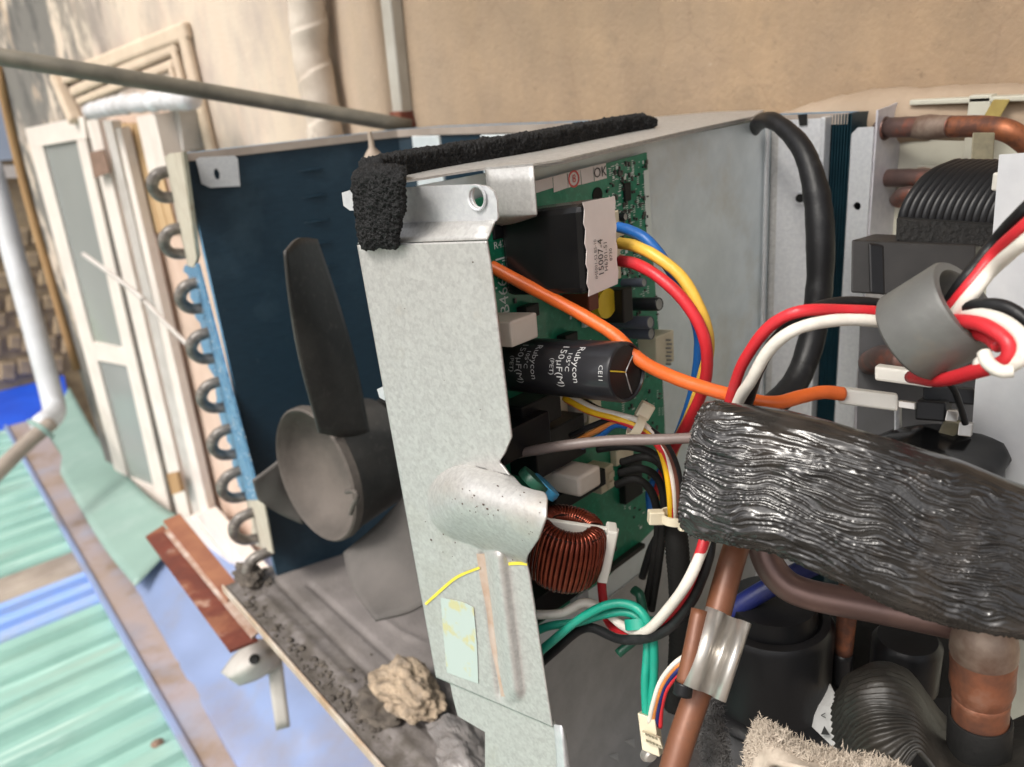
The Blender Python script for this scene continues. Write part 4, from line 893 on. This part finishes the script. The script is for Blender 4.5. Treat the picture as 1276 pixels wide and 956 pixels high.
# dark plate behind
tag(pxbox('dark_bulkhead', (1060, 760, .60), (1330, 800, .56), (1072, 380, .56), (1064, 758, .605), M('grey_bulkhead', (.075, .075, .078), .5, .3, (.05, .05, .05), 20), None, 0), 'grey sheet bulkhead behind the reactor and connectors', 'panel')
# valve plate at the right edge
vn = V((math.sin(math.radians(-8)), -math.cos(math.radians(-8)), 0)); vp_ = D(1222, 400, .415)
vplate = sheet('valve_plate', [onp(x, y, vp_, vn) for x, y in ((1245, 193), (1340, 186), (1345, 800), (1202, 640), (1208, 580), (1215, 480), (1227, 380), (1237, 289))], M('zinc_plate', (.66, .67, .68), .5, .25, (.58, .59, .61), 40, 4, .04, 300), solid=.0014)
tag(vplate, 'pale zinc valve plate at the right edge', 'plate')
pv = box('plastic_spacer', onp(1234, 238, vp_ - vn * .012, vn), V((.004, 0, 0)), V((0, .012, 0)), UP * .009, whg, None, .001); tag(pv, 'small white spacer beside the top of the zinc valve plate', 'spacer')
# ferrite ring
fr = cdir(.491, -.443, -.749); fc = D(1168, 401, .345)
fe = tag(lathe('ferrite_ring', [(.0165, -.0145), (.0205, -.0145), (.0216, -.0132), (.0216, .0132), (.0207, .0145), (.0172, .0145), (.0165, .0136), (.0165, -.0145)], fc, fr, ferr, None, 64), 'grey ferrite ring threaded with red, white and black wires', 'ferrite ring')
# ---- power leads through the ferrite ring
wire('power_lead', [(1450, 120, .31), (1360, 192, .30), (1290, 252, .30), (1240, 300, .325), (1200, 350, .329), (1172, 385, .345), (1142, 393, .367), (1100, 381, .369), (1050, 378, .367), (1005, 391, .364), (968, 424, .372), (946, 462, .380), (931, 505, .40), (903, 580, .43), (888, 650, .408), (881, 700, .405), (859, 755, .415), (822, 790, .435), (775, 796, .455), (730, 782, .475), (690, 812, .485), (650, 850, .49)], .0028, wbk, 'black lead running through the ferrite ring and down past the insulated pipe', 'wire', 'leads through the ferrite ring', n=14)
wire('power_lead', [(1450, 150, .308), (1360, 215, .297), (1290, 272, .297), (1240, 318, .322), (1204, 360, .327), (1172, 395, .342), (1140, 402, .358), (1098, 390, .362), (1050, 386, .360), (1000, 388, .355), (962, 405, .365), (935, 437, .378), (916, 480, .395), (895, 570, .43), (882, 650, .404), (868, 700, .40), (845, 752, .42), (812, 784, .445), (778, 790, .47), (757, 772, .49), (750, 735, .50), (749, 690, .51), (745, 660, .515)], .0028, wred, 'red lead running through the ferrite ring and up to the choke', 'wire', 'leads through the ferrite ring', n=14)
wire('power_lead', [(1450, 178, .304), (1360, 238, .293), (1290, 292, .293), (1240, 335, .318), (1208, 371, .325), (1174, 405, .340), (1140, 410, .355), (1098, 399, .357), (1045, 398, .354), (992, 411, .352), (958, 437, .362), (935, 475, .375), (918, 505, .395), (890, 590, .43), (884, 655, .406), (863, 712, .398), (835, 755, .415), (803, 788, .445), (777, 780, .465), (755, 762, .475), (728, 752, .48), (700, 764, .48), (655, 766, .48)], .0028, wwh, 'white lead running through the ferrite ring and back behind the front flange', 'wire', 'leads through the ferrite ring', n=14)
g2 = 'looped leads at the ferrite ring'
wire('looped_lead', [(1150, 392, .356), (1180, 383, .34), (1215, 380, .322), (1250, 384, .312), (1282, 402, .305), (1310, 430, .30), (1340, 480, .30), (1360, 560, .31)], .0027, wbk, 'black lead leaving the ferrite ring towards the right edge', 'wire', g2)
wire('looped_lead', [(1150, 402, .352), (1182, 398, .335), (1222, 404, .314), (1252, 420, .303), (1259, 438, .302), (1248, 453, .305), (1215, 463, .32), (1170, 472, .345), (1135, 470, .375)], .0030, wred, 'red lead looping out of the ferrite ring and back under it', 'wire', g2)
wire('looped_lead', [(1150, 398, .353), (1187, 391, .337), (1228, 394, .316), (1260, 408, .303), (1275, 428, .298), (1270, 450, .300), (1245, 460, .308), (1220, 452, .318)], .0028, wwh, 'white lead looping out of the ferrite ring inside a white tie', 'wire', g2)
wire('looped_lead', [(1150, 414, .352), (1190, 414, .337), (1225, 420, .320), (1245, 432, .31)], .0026, wred, 'second red lead lying in the mouth of the ferrite ring', 'wire', g2)
wire('cable_tie', [(1226, 440, .303), (1232, 453, .300), (1246, 463, .2975), (1262, 462, .296)], .0026, wwh, 'white tie round the looped leads right of the ferrite ring', 'tie')
# ---- motor leads from the filter box
g3 = 'three motor leads from the filter box'
wire('motor_lead', [(770, 283, .455), (785, 287, .448), (808, 302, .44), (834, 332, .44), (858, 375, .445), (870, 420, .455), (865, 480, .475), (848, 535, .50), (828, 580, .52), (812, 610, .53), (812, 640, .535)], .0031, wbl, 'blue lead arching from the filter box socket', 'wire', g3)
wire('motor_lead', [(772, 303, .452), (790, 306, .444), (818, 318, .435), (848, 345, .43), (872, 385, .43), (883, 425, .437), (878, 465, .45), (858, 520, .475), (838, 565, .50), (826, 620, .52)], .0033, wye, 'yellow lead arching from the filter box socket', 'wire', g3)
wire('motor_lead', [(772, 325, .448), (792, 329, .44), (820, 345, .43), (850, 372, .425), (872, 405, .425), (881, 440, .43), (877, 480, .445), (858, 525, .47), (832, 572, .50), (818, 620, .525)], .0033, wred, 'red lead arching from the filter box socket', 'wire', g3)
wire('orange_wire', [(590, 318, .46), (612, 331, .455), (650, 352, .447), (700, 378, .437), (735, 396, .43), (768, 420, .424), (800, 448, .42), (840, 470, .417), (885, 486, .413), (930, 498, .41), (965, 502, .408), (1000, 495, .41), (1025, 489, .412), (1050, 491, .414)], .0036, wor, 'bright orange wire crossing in front of the circuit board', n=16)
wire('taupe_wire', [(612, 565, .47), (632, 567, .465), (665, 562, .455), (705, 554, .445), (760, 549, .438), (820, 547, .43), (880, 545, .425)], .0030, wtp, 'grey-brown wire running level in front of the relays')
# ---- multicolour harness
g4 = 'thin harness wires from the board to the dark sleeve'
hw = [('bright yellow', wye2, 0, 0), ('white', wwh, 5, -4), ('red', wred, 2, 2), ('dark brown', wbr, 11, -1), ('black', wbk, 15, -3)]
for nm, m_, dx, dy in hw:
    wire('harness_wire', [(703 + dx, 496 + dy, .475), (735 + dx * .6, 512 + dy, .462), (770 + dx * .3, 522 + dy * 1.2, .452), (797, 532 + dy * 1.5, .447), (818 + dx * .5, 552 + dy, .447), (829 + dx * .9, 580, .45), (834 + dx * 1.0, 615, .455), (836 + dx * .8, 650, .465)], .0019, m_, nm + ' harness wire bending down into the dark sleeve', 'wire', g4, n=10)
for nm, m_, dy in (('black', wbk, -5), ('dull orange', wor2, 2), ('blue', wbl, 9)):
    wire('harness_wire', [(716 + dy, 548 + dy, .48), (740 + dy, 536 + dy * .8, .468), (768, 525 + dy * .6, .458), (797, 534 + dy * .4, .452), (822, 560, .456), (838, 610, .462), (842, 650, .468)], .0018, m_, nm + ' harness wire joining the bundle from below', 'wire', g4, n=10)
def tie(name, P, ax, r, w, label, hd):
    t = thing(name, P, label, 'tie', 'ivory cable ties')
    lathe('band', [(r, -w / 2), (r + .0012, -w / 2), (r + .0012, w / 2), (r, w / 2), (r, -w / 2)], P, ax, crm, t, 24)
    v, f = boxvf(P + hd * (r - .001) - ax * w * .8 - hd.cross(ax) * .003, hd * .009, ax * w * 1.6, hd.cross(ax) * .006); mk('head', v, f, crm, t, bevel=.0008)
tie('cable_tie', D(793, 530, .447), cdir(.9, .45, .1), .0062, .005, 'ivory tie high on the multicolour harness', cdir(.45, -.85, -.2))
tie('cable_tie', D(840, 644, .458), cdir(0, 1, .3), .0072, .005, 'ivory tie where the harness enters the dark sleeve', cdir(-1, 0, -.1))
tie('cable_tie', D(882, 657, .402), cdir(-.25, 1, 0), .0062, .004, 'ivory tie round the leads at the end of the insulated pipe', cdir(-1, -.1, 0))
sv = tube('harness_sleeve', [D(841, 650, .468), D(845, 700, .475), D(848, 760, .49), D(846, 820, .51), D(840, 880, .53)], .0068, blkm, None, 18, 20, disp=lambda s, th, p: .0004 * math.sin(s * 260))
tag(sv, 'dark ribbed sleeve carrying the harness downwards', 'sleeve')
tag(wire('dark_loop_cable', [(800, 720, .54), (812, 680, .53), (826, 662, .53), (836, 680, .53), (838, 740, .535)], .0026, wbk), 'thin black cable looped beside the dark sleeve', 'cable')
g7 = 'added dark wires low on the board'
for nm, q in (('first', [(772, 590, .475), (800, 584, .465), (822, 600, .47), (828, 640, .48), (822, 700, .50), (812, 760, .52)]), ('second', [(768, 604, .478), (795, 596, .47), (815, 618, .475), (820, 660, .49), (812, 720, .51), (800, 770, .52)]), ('third', [(775, 576, .475), (806, 570, .462), (830, 590, .465), (836, 640, .475)]), ('fourth', [(745, 560, .48), (780, 556, .468), (812, 566, .462), (832, 590, .462), (838, 640, .47)])):
    wire('shade_wire', q, .0024, blkm, nm + ' added dark wire darkening the board beside the choke', 'wire', g7, n=10)  # made-up wires, their black stands in for shade on the board
# ---- green earth wires and their ring
g5 = 'green earth wires'
wire('earth_wire', [(640, 838, .475), (680, 806, .472), (720, 773, .466), (755, 754, .458), (782, 753, .452), (802, 766, .447), (813, 795, .447), (815, 840, .45), (811, 895, .452)], .0026, wgr, 'green earth wire, upper of the pair, hanging down to the white plug', 'wire', g5)
wire('earth_wire', [(640, 800, .485), (680, 781, .48), (718, 775, .474), (752, 766, .466), (778, 763, .46), (796, 772, .455), (806, 800, .453), (804, 850, .453), (806, 895, .455)], .0026, wgr, 'green earth wire, lower of the pair, passing through the green ring', 'wire', g5)
tag(lathe('green_ring', [(.006, -.003), (.0085, -.003), (.0085, .003), (.006, .003), (.006, -.003)], D(797, 777, .455), cdir(.1, .95, -.25), wgr, None, 24), 'green plastic ring gathering the earth wires', 'ring')
tag(wire('dark_earth_wire', [(770, 815, .50), (800, 785, .50), (798, 745, .50), (790, 735, .505)], .003, dkgreen), 'dark green wire stub behind the green ring', 'wire')
# plug at the bottom
plug = thing('white_plug', D(812, 945, .45), 'ivory multi-pin plug hanging at the bottom beside the brown pipe', 'plug')
pxbox('plug_body', (800, 935, .452), (822, 944, .445), (794, 888, .452), (806, 930, .462), crm, plug, .0008)
pxbox('plug_face', (803, 925, .444), (826, 934, .440), (799, 912, .444), (805, 922, .448), crm, plug, .0005)
for a in range(5):
    for b in range(2): pxbox('cavity', (804 + a * 4.2 + b, 916 + a * 1.8 + b * 8, .4405), (806.4 + a * 4.2 + b, 917 + a * 1.8 + b * 8, .4400), (803.7 + a * 4.2 + b, 913 + a * 1.8 + b * 8, .4405), (804 + a * 4.2 + b, 916 + a * 1.8 + b * 8, .443), olive, plug, 0)
g6 = 'thin wires into the white plug'
for nm, m_, k in (('white', wwh, 0), ('orange', wor2, 1), ('navy', wnv, 2), ('red', wred, 3)):
    wire('plug_wire', [(862 + k * 3, 812 + k * 4, .43), (840 + k * 3, 828 + k * 3, .432), (823 + k * 3, 850 + k * 2, .437), (813 + k * 4, 880, .443), (809 + k * 4.5, 900 + k * 2, .449)], .0014, m_, nm + ' thin wire curving into the ivory plug', 'wire', g6, n=8)
scw = thing('screw', D(808, 937, .462), 'steel screw behind the ivory plug', 'screw')
lathe('washer', [(.0, 0), (.0055, 0), (.0055, .0014), (0, .0014)], D(808, 938, .466), cdir(.3, .3, -.9), chrome, scw, 20); lathe('screw_head', [(.0, .0), (.0042, .0), (.0042, .003), (.003, .0042), (0, .0044)], D(808, 938, .463), cdir(.3, .3, -.9), chrome, scw, 18)
for x, y in ((784, 926), (764, 944)):
    A, B, Cq = PB(x - 7, y - 3, .002), PB(x + 5, y - 6, .002), PB(x + 6, y + 5, .007); mk('lanced_tab', [A, B, Cq, A + N2 * .001, B + N2 * .001, Cq + N2 * .001], [(0, 1, 2), (3, 4, 5), (0, 1, 4, 3), (1, 2, 5, 4), (2, 0, 3, 5)], galvb, part)
# ================================================================== PIPES AND COMPRESSOR
bp_ = tube('brown_pipe', [D(x, y, d) for x, y, d in ((948, 600, .44), (935, 640, .43), (918, 680, .42), (898, 750, .412), (875, 845, .402), (850, 920, .395), (830, 990, .39))], .0068, copperb, None, 20); tag(bp_, 'brown-painted copper pipe slanting down in front of the compressor', 'pipe')
sn = thing('sensor_tube', D(850, 862, .39), 'short copper sensor tube held by the spring clip', 'sensor')
tube('copper_tube', [D(872, 760, .392), D(862, 810, .387), D(853, 852, .385)], .0042, copperb, sn, 14); tube('black_end', [D(853, 850, .385), D(850, 866, .385)], .0046, blk, sn, 14)
# spring clip
K0, K1 = D(906, 766, .392), D(874, 862, .384); ka = (K1 - K0); kl = ka.length; ka.normalize(); kt = (C - K0).normalized(); ks = kt.cross(ka).normalized()
if (R.transposed() @ ks).x < 0: ks = -ks
kt = ka.cross(ks); kt = kt if kt.dot(C - K0) > 0 else -kt
pr = [(-.0082, -.004), (-.0102, 0), (-.0092, .0050), (-.0060, .0076), (-.0028, .0070), (-.0012, .0035), (-.0006, -.0015), (.0012, -.0040), (.0040, -.0040), (.0056, -.001), (.0062, .0040), (.0082, .0074), (.0108, .0064), (.0116, .0020)]
pr3 = cat_rom([V((a, b, 0)) for a, b in pr], 4); vs, fs = [], []
for j in range(2):
    for q in pr3: vs.append((K0 if j == 0 else K1) + ks * q.x + kt * q.y)
m_ = len(pr3); fs = [(i, i + 1, m_ + i + 1, m_ + i) for i in range(m_ - 1)]
tag(mk('spring_clip', vs, fs, chrome, None, True, solid=.0008, off=0), 'shiny bent steel spring clip on the brown pipe', 'clip')
tag(tube('mauve_pipe', [D(x, y, d) for x, y, d in ((948, 600, .44), (948, 650, .44), (953, 690, .438), (972, 722, .435), (1005, 740, .43), (1080, 755, .42), (1150, 769, .41), (1215, 783, .402))], .0082, copperm, None, 22), 'mauve-brown copper pipe bending right under the insulated pipe', 'pipe')
up_ = thing('upright_pipe', D(1050, 850, .50), 'thin upright copper pipe behind the mauve bend', 'pipe')
tube('tube', [D(1060, 660, .47), D(1057, 740, .48), D(1051, 815, .495)], [.0056, .0056, .0058, .0052], copper, up_, 16); tube('black_sleeve', [D(1051, 812, .495), D(1047, 850, .505)], .0062, blk, up_, 16)
tag(tube('blue_sleeve_cable', [D(x, y, d) for x, y, d in ((895, 775, .50), (925, 752, .49), (985, 718, .48), (1050, 688, .475), (1100, 660, .47))], .006, wnv, None, 16), 'dark blue sleeved cable passing behind the brown pipe', 'cable')
# discharge stub
st_ = thing('discharge_pipe', D(1218, 910, .39), 'fat copper discharge pipe with a pale brazed collar', 'pipe')
sb, stp = D(1220, 915, .395), D(1228, 770, .372); sax = (stp - sb); sL = sax.length; sax.normalize()
lathe('tube', [(.0124, 0), (.0124, sL * .30), (.0127, sL * .325), (.0122, sL * .34), (.0130, sL * .38), (.0142, sL * .46), (.0140, sL * .58), (.0143, sL * .66), (.0137, sL * .70)], sb, sax, copperst, st_, 36)
lathe('brazed_collar', [(.0140, 0), (.0146, .002), (.0143, .008), (.0136, .012), (.0120, .016), (.0100, .019), (.0098, .03)], sb + sax * sL * .69, sax, braze, st_, 36)
lathe('black_base', [(.0142, -.01), (.0142, .010), (.0138, .011), (.0128, .011)], sb, sax, blkm, st_, 36)
# black cup, second cup and compressor body
cpb = D(958, 868, .52)
tag(lathe('black_cup', [(0, .0), (.045, 0), (.046, .003), (.044, .006), (.039, .008), (.0372, .014), (.0372, .060), (.0345, .064), (.030, .065), (.028, .063), (.026, .075), (.0, .078)], cpb, UP, blk, None, 48), 'round black rubber cap standing left of the thin copper pipe', 'cap')
tag(lathe('compressor_body', [(0, -.2), (.062, -.2), (.066, -.02), (.060, .005), (.03, .018), (0, .02)], D(1125, 800, .56), UP, blkm, None, 48), 'dark compressor shell behind the fat copper discharge pipe', 'compressor')
tag(lathe('black_cup', [(0, 0), (.02, 0), (.02, .03), (.017, .034), (0, .035)], D(1125, 850, .50), UP, blk, None, 32), 'smaller black cap between the thin copper pipe and the discharge pipe', 'cap')
stt = [(985, 880, .50), (1022, 828, .505), (1048, 880, .47), (1042, 935, .465)]
stk = sheet('printed_sticker', [D(*q) for q in stt], M('grey_sticker', (.50, .50, .49), .5), None, solid=.0006); tag(stk, 'pale grey printed sticker beside the ribbed rubber jacket', 'sticker')
sx_, sy_ = (D(1048, 880, .47) - D(985, 880, .50)).normalized(), (D(1022, 828, .505) - D(1030, 905, .475)).normalized()
for s, x, y, d, z in (('C', 997, 876, .497, .006), ('\u00ab', 1014, 868, .49, .006), ('<', 1027, 893, .478, .007), ('\u25b2', 1029, 912, .472, .007)): ptext('print', s, z, D(x, y, d - .004), sx_, sy_, blkink, stk, .0008)
tag(pxbox('jacket_panel', (880, 1010, .47), (1060, 1010, .47), (905, 860, .53), (880, 1015, .48), M('grey_felt_panel', (.10, .10, .105), .8, 0, (.06, .06, .06), 30), None, 0), 'grey panel under the black rubber cap', 'panel')
jr = [[(1043, 862, .475), (1062, 838, .47), (1100, 824, .465), (1135, 838, .465), (1172, 885, .46), (1195, 905, .44), (1225, 912, .43), (1300, 880, .44)],
      [(1038, 885, .45), (1058, 856, .43), (1100, 842, .42), (1140, 858, .42), (1172, 908, .42), (1195, 928, .41), (1225, 934, .405), (1300, 912, .41)],
      [(1038, 915, .44), (1060, 885, .41), (1100, 872, .40), (1140, 884, .40), (1172, 922, .40), (1195, 945, .395), (1225, 950, .39), (1300, 940, .39)],
      [(1044, 950, .43), (1070, 925, .40), (1105, 910, .39), (1140, 906, .392), (1172, 938, .39), (1195, 965, .38), (1225, 968, .375), (1300, 965, .37)],
      [(1050, 1010, .42), (1080, 990, .40), (1110, 980, .385), (1142, 935, .385), (1174, 965, .38), (1195, 985, .37), (1225, 1000, .365), (1300, 1000, .36)]]
def jd(u, v_, p):
    m = max(0, 1 - max(0, u - .28) / .24); m = m * m * (3 - 2 * m)
    return m * (0.0012 * math.sin(v_ * 105 + 3.5 * noise.noise(p * 30) - u * 6) + .0008 * noise.noise(p * 120)) + .0006 * noise.noise(p * 90)
tag(patch('rubber_jacket', [[D(*q) for q in r] for r in jr], 16, 26, rubber, None, jd, .003), 'black ribbed rubber jacket folded round the fat discharge pipe', 'jacket')
fl2_ = thing('felt_wrap', D(1030, 956, .36), 'fuzzy beige felt edge at the bottom of the picture', 'felt')
fr_ = [[(936, 958, .40), (943, 912, .40), (955, 903, .40), (1000, 928, .395), (1050, 943, .385), (1100, 950, .375), (1135, 968, .37)],
       [(930, 985, .385), (940, 930, .38), (958, 918, .375), (1000, 942, .37), (1050, 956, .362), (1100, 964, .355), (1140, 982, .35)],
       [(930, 1000, .375), (945, 965, .37), (965, 950, .362), (1000, 955, .357), (1050, 970, .35), (1100, 980, .345), (1145, 1000, .34)]]
fv, ff_ = patchvf([[D(*q) for q in r] for r in fr_], 10, 10, lambda u, v_, p: .0015 * noise.noise(p * 120)); mk('felt', fv, ff_, felt, fl2_, True, solid=.004)
def fuzz(name, pts, n, ln, mat, parent, w=.00022):
    vs, fs = [], []
    for k in range(n):
        p = rnd.choice(pts) + V((rnd.gauss(0, .0012), rnd.gauss(0, .0012), rnd.gauss(0, .0012)))
        d = V((rnd.gauss(0, 1), rnd.gauss(0, 1), rnd.gauss(.5, 1))).normalized() * ln * rnd.uniform(.4, 1.3); b = V((rnd.gauss(0, 1), rnd.gauss(0, 1), rnd.gauss(0, 1))).normalized() * ln * .4
        s = d.cross(C - p).normalized() * w; i = len(vs)
        vs += [p - s, p + s, p + d * .5 + b * .5 - s * .8, p + d * .5 + b * .5 + s * .8, p + d + b * .2]
        fs += [(i, i + 1, i + 3, i + 2), (i + 2, i + 3, i + 4)]
    o = mk(name, vs, fs, mat, parent); o['kind'] = 'stuff'; return o
fuzz('fibres', fv[: len(fv) * 2 // 3], 9000, .0036, felt, fl2_)
fd = thing('dark_felt', D(885, 956, .42), 'dark grey felt strip right of the brown pipe', 'felt')
dv, df = patchvf([[D(*q) for q in r] for r in ([(872, 872, .44), (880, 850, .44), (892, 868, .445)], [(874, 915, .43), (888, 905, .425), (904, 918, .43)], [(878, 990, .42), (895, 980, .415), (915, 990, .42)])], 8, 8); mk('felt', dv, df, feltd, fd, True, solid=.003)
fuzz('fibres', dv, 2500, .004, feltd, fd)
# ---- the big crinkled insulation wrap
path = [(877, 581, .386, 80), (892, 584, .382, 83), (940, 592, .371, 87), (1000, 607, .359, 88), (1080, 635, .348, 92), (1150, 662, .341, 98), (1215, 684, .335, 95), (1280, 702, .33, 90), (1350, 724, .325, 84)]
pp = cat_rom([D(x, y, d) for x, y, d, r in path], 40); rr_ = cat_rom([V((r * d / F, 0, 0)) for x, y, d, r in path], 40)
n_ = 400; vs, fs = [], []; Np = len(pp)
prf = []
for k in range(2000):
    th = 2 * PI * k / 2000; ca, sa = math.cos(th), math.sin(th); q = (abs(ca) ** 3.4 + abs(sa) ** 3.4) ** (-1 / 3.4); prf.append((ca * q * .62, sa * q, ca, sa))
acc = [0]
for k in range(2000): acc.append(acc[-1] + math.hypot(prf[(k + 1) % 2000][0] - prf[k][0], prf[(k + 1) % 2000][1] - prf[k][1]))
tab = []; j = 0
for k in range(n_):
    tgt = acc[-1] * k / n_
    while acc[j + 1] < tgt: j += 1
    tab.append(prf[j])
for i in range(Np):
    t = (pp[min(i + 1, Np - 1)] - pp[max(i - 1, 0)]).normalized(); tv = (C - pp[i]).normalized(); a = (tv - t * tv.dot(t)).normalized(); b = a.cross(t)
    if b.z < 0: b = -b
    s = i / (Np - 1); r0 = rr_[i].x
    for k in range(n_):
        w = 2 * PI * ((k + n_ // 2) % n_) / n_; X_, Y_, ca, sa = tab[k]
        sm = .5 - .5 * math.tanh((Y_ - .80 + .3 * noise.noise(V((s * 5, 0, 9)))) * 9) if X_ > 0 else .2
        wob = .13 * noise.noise(V((s * 7, w * 1.6, 1.))) + .045 * noise.noise(V((s * 20, w * 3.5, 6.)))
        r1 = max(0, 1 - abs(noise.noise(V((s * 4.2 + 7, (w + wob) * 11.5, 2.)))) * 3.2) ** 2.2
        r2 = max(0, 1 - abs(noise.noise(V((s * 8 - 3, (w + wob * 1.3) * 19, 8.)))) * 3.2) ** 2
        g = .55 + .9 * max(0, noise.noise(V((s * 6, w * 2.5, 14.))) + .25)
        amp = (0.0015 * r1 + .0007 * r2 * g) * sm + .0003 * noise.noise(V((s * 10, w * 3, 8.)))
        big = .0012 * noise.noise(V((s * 5, w * 1.2, 3.)))
        nn = (a * ca + b * sa); vs.append(pp[i] + a * (X_ * r0) + b * (Y_ * r0) + nn * (amp + big))
for i in range(Np - 1):
    for k in range(n_): k2 = (k + 1) % n_; fs.append((i * n_ + k, i * n_ + k2, (i + 1) * n_ + k2, (i + 1) * n_ + k))
fs.append(tuple(range(n_)))
tag(mk('insulated_pipe', vs, fs, crink, None, True), 'thick pipe wrapped in crinkled shiny black insulation', 'insulation')
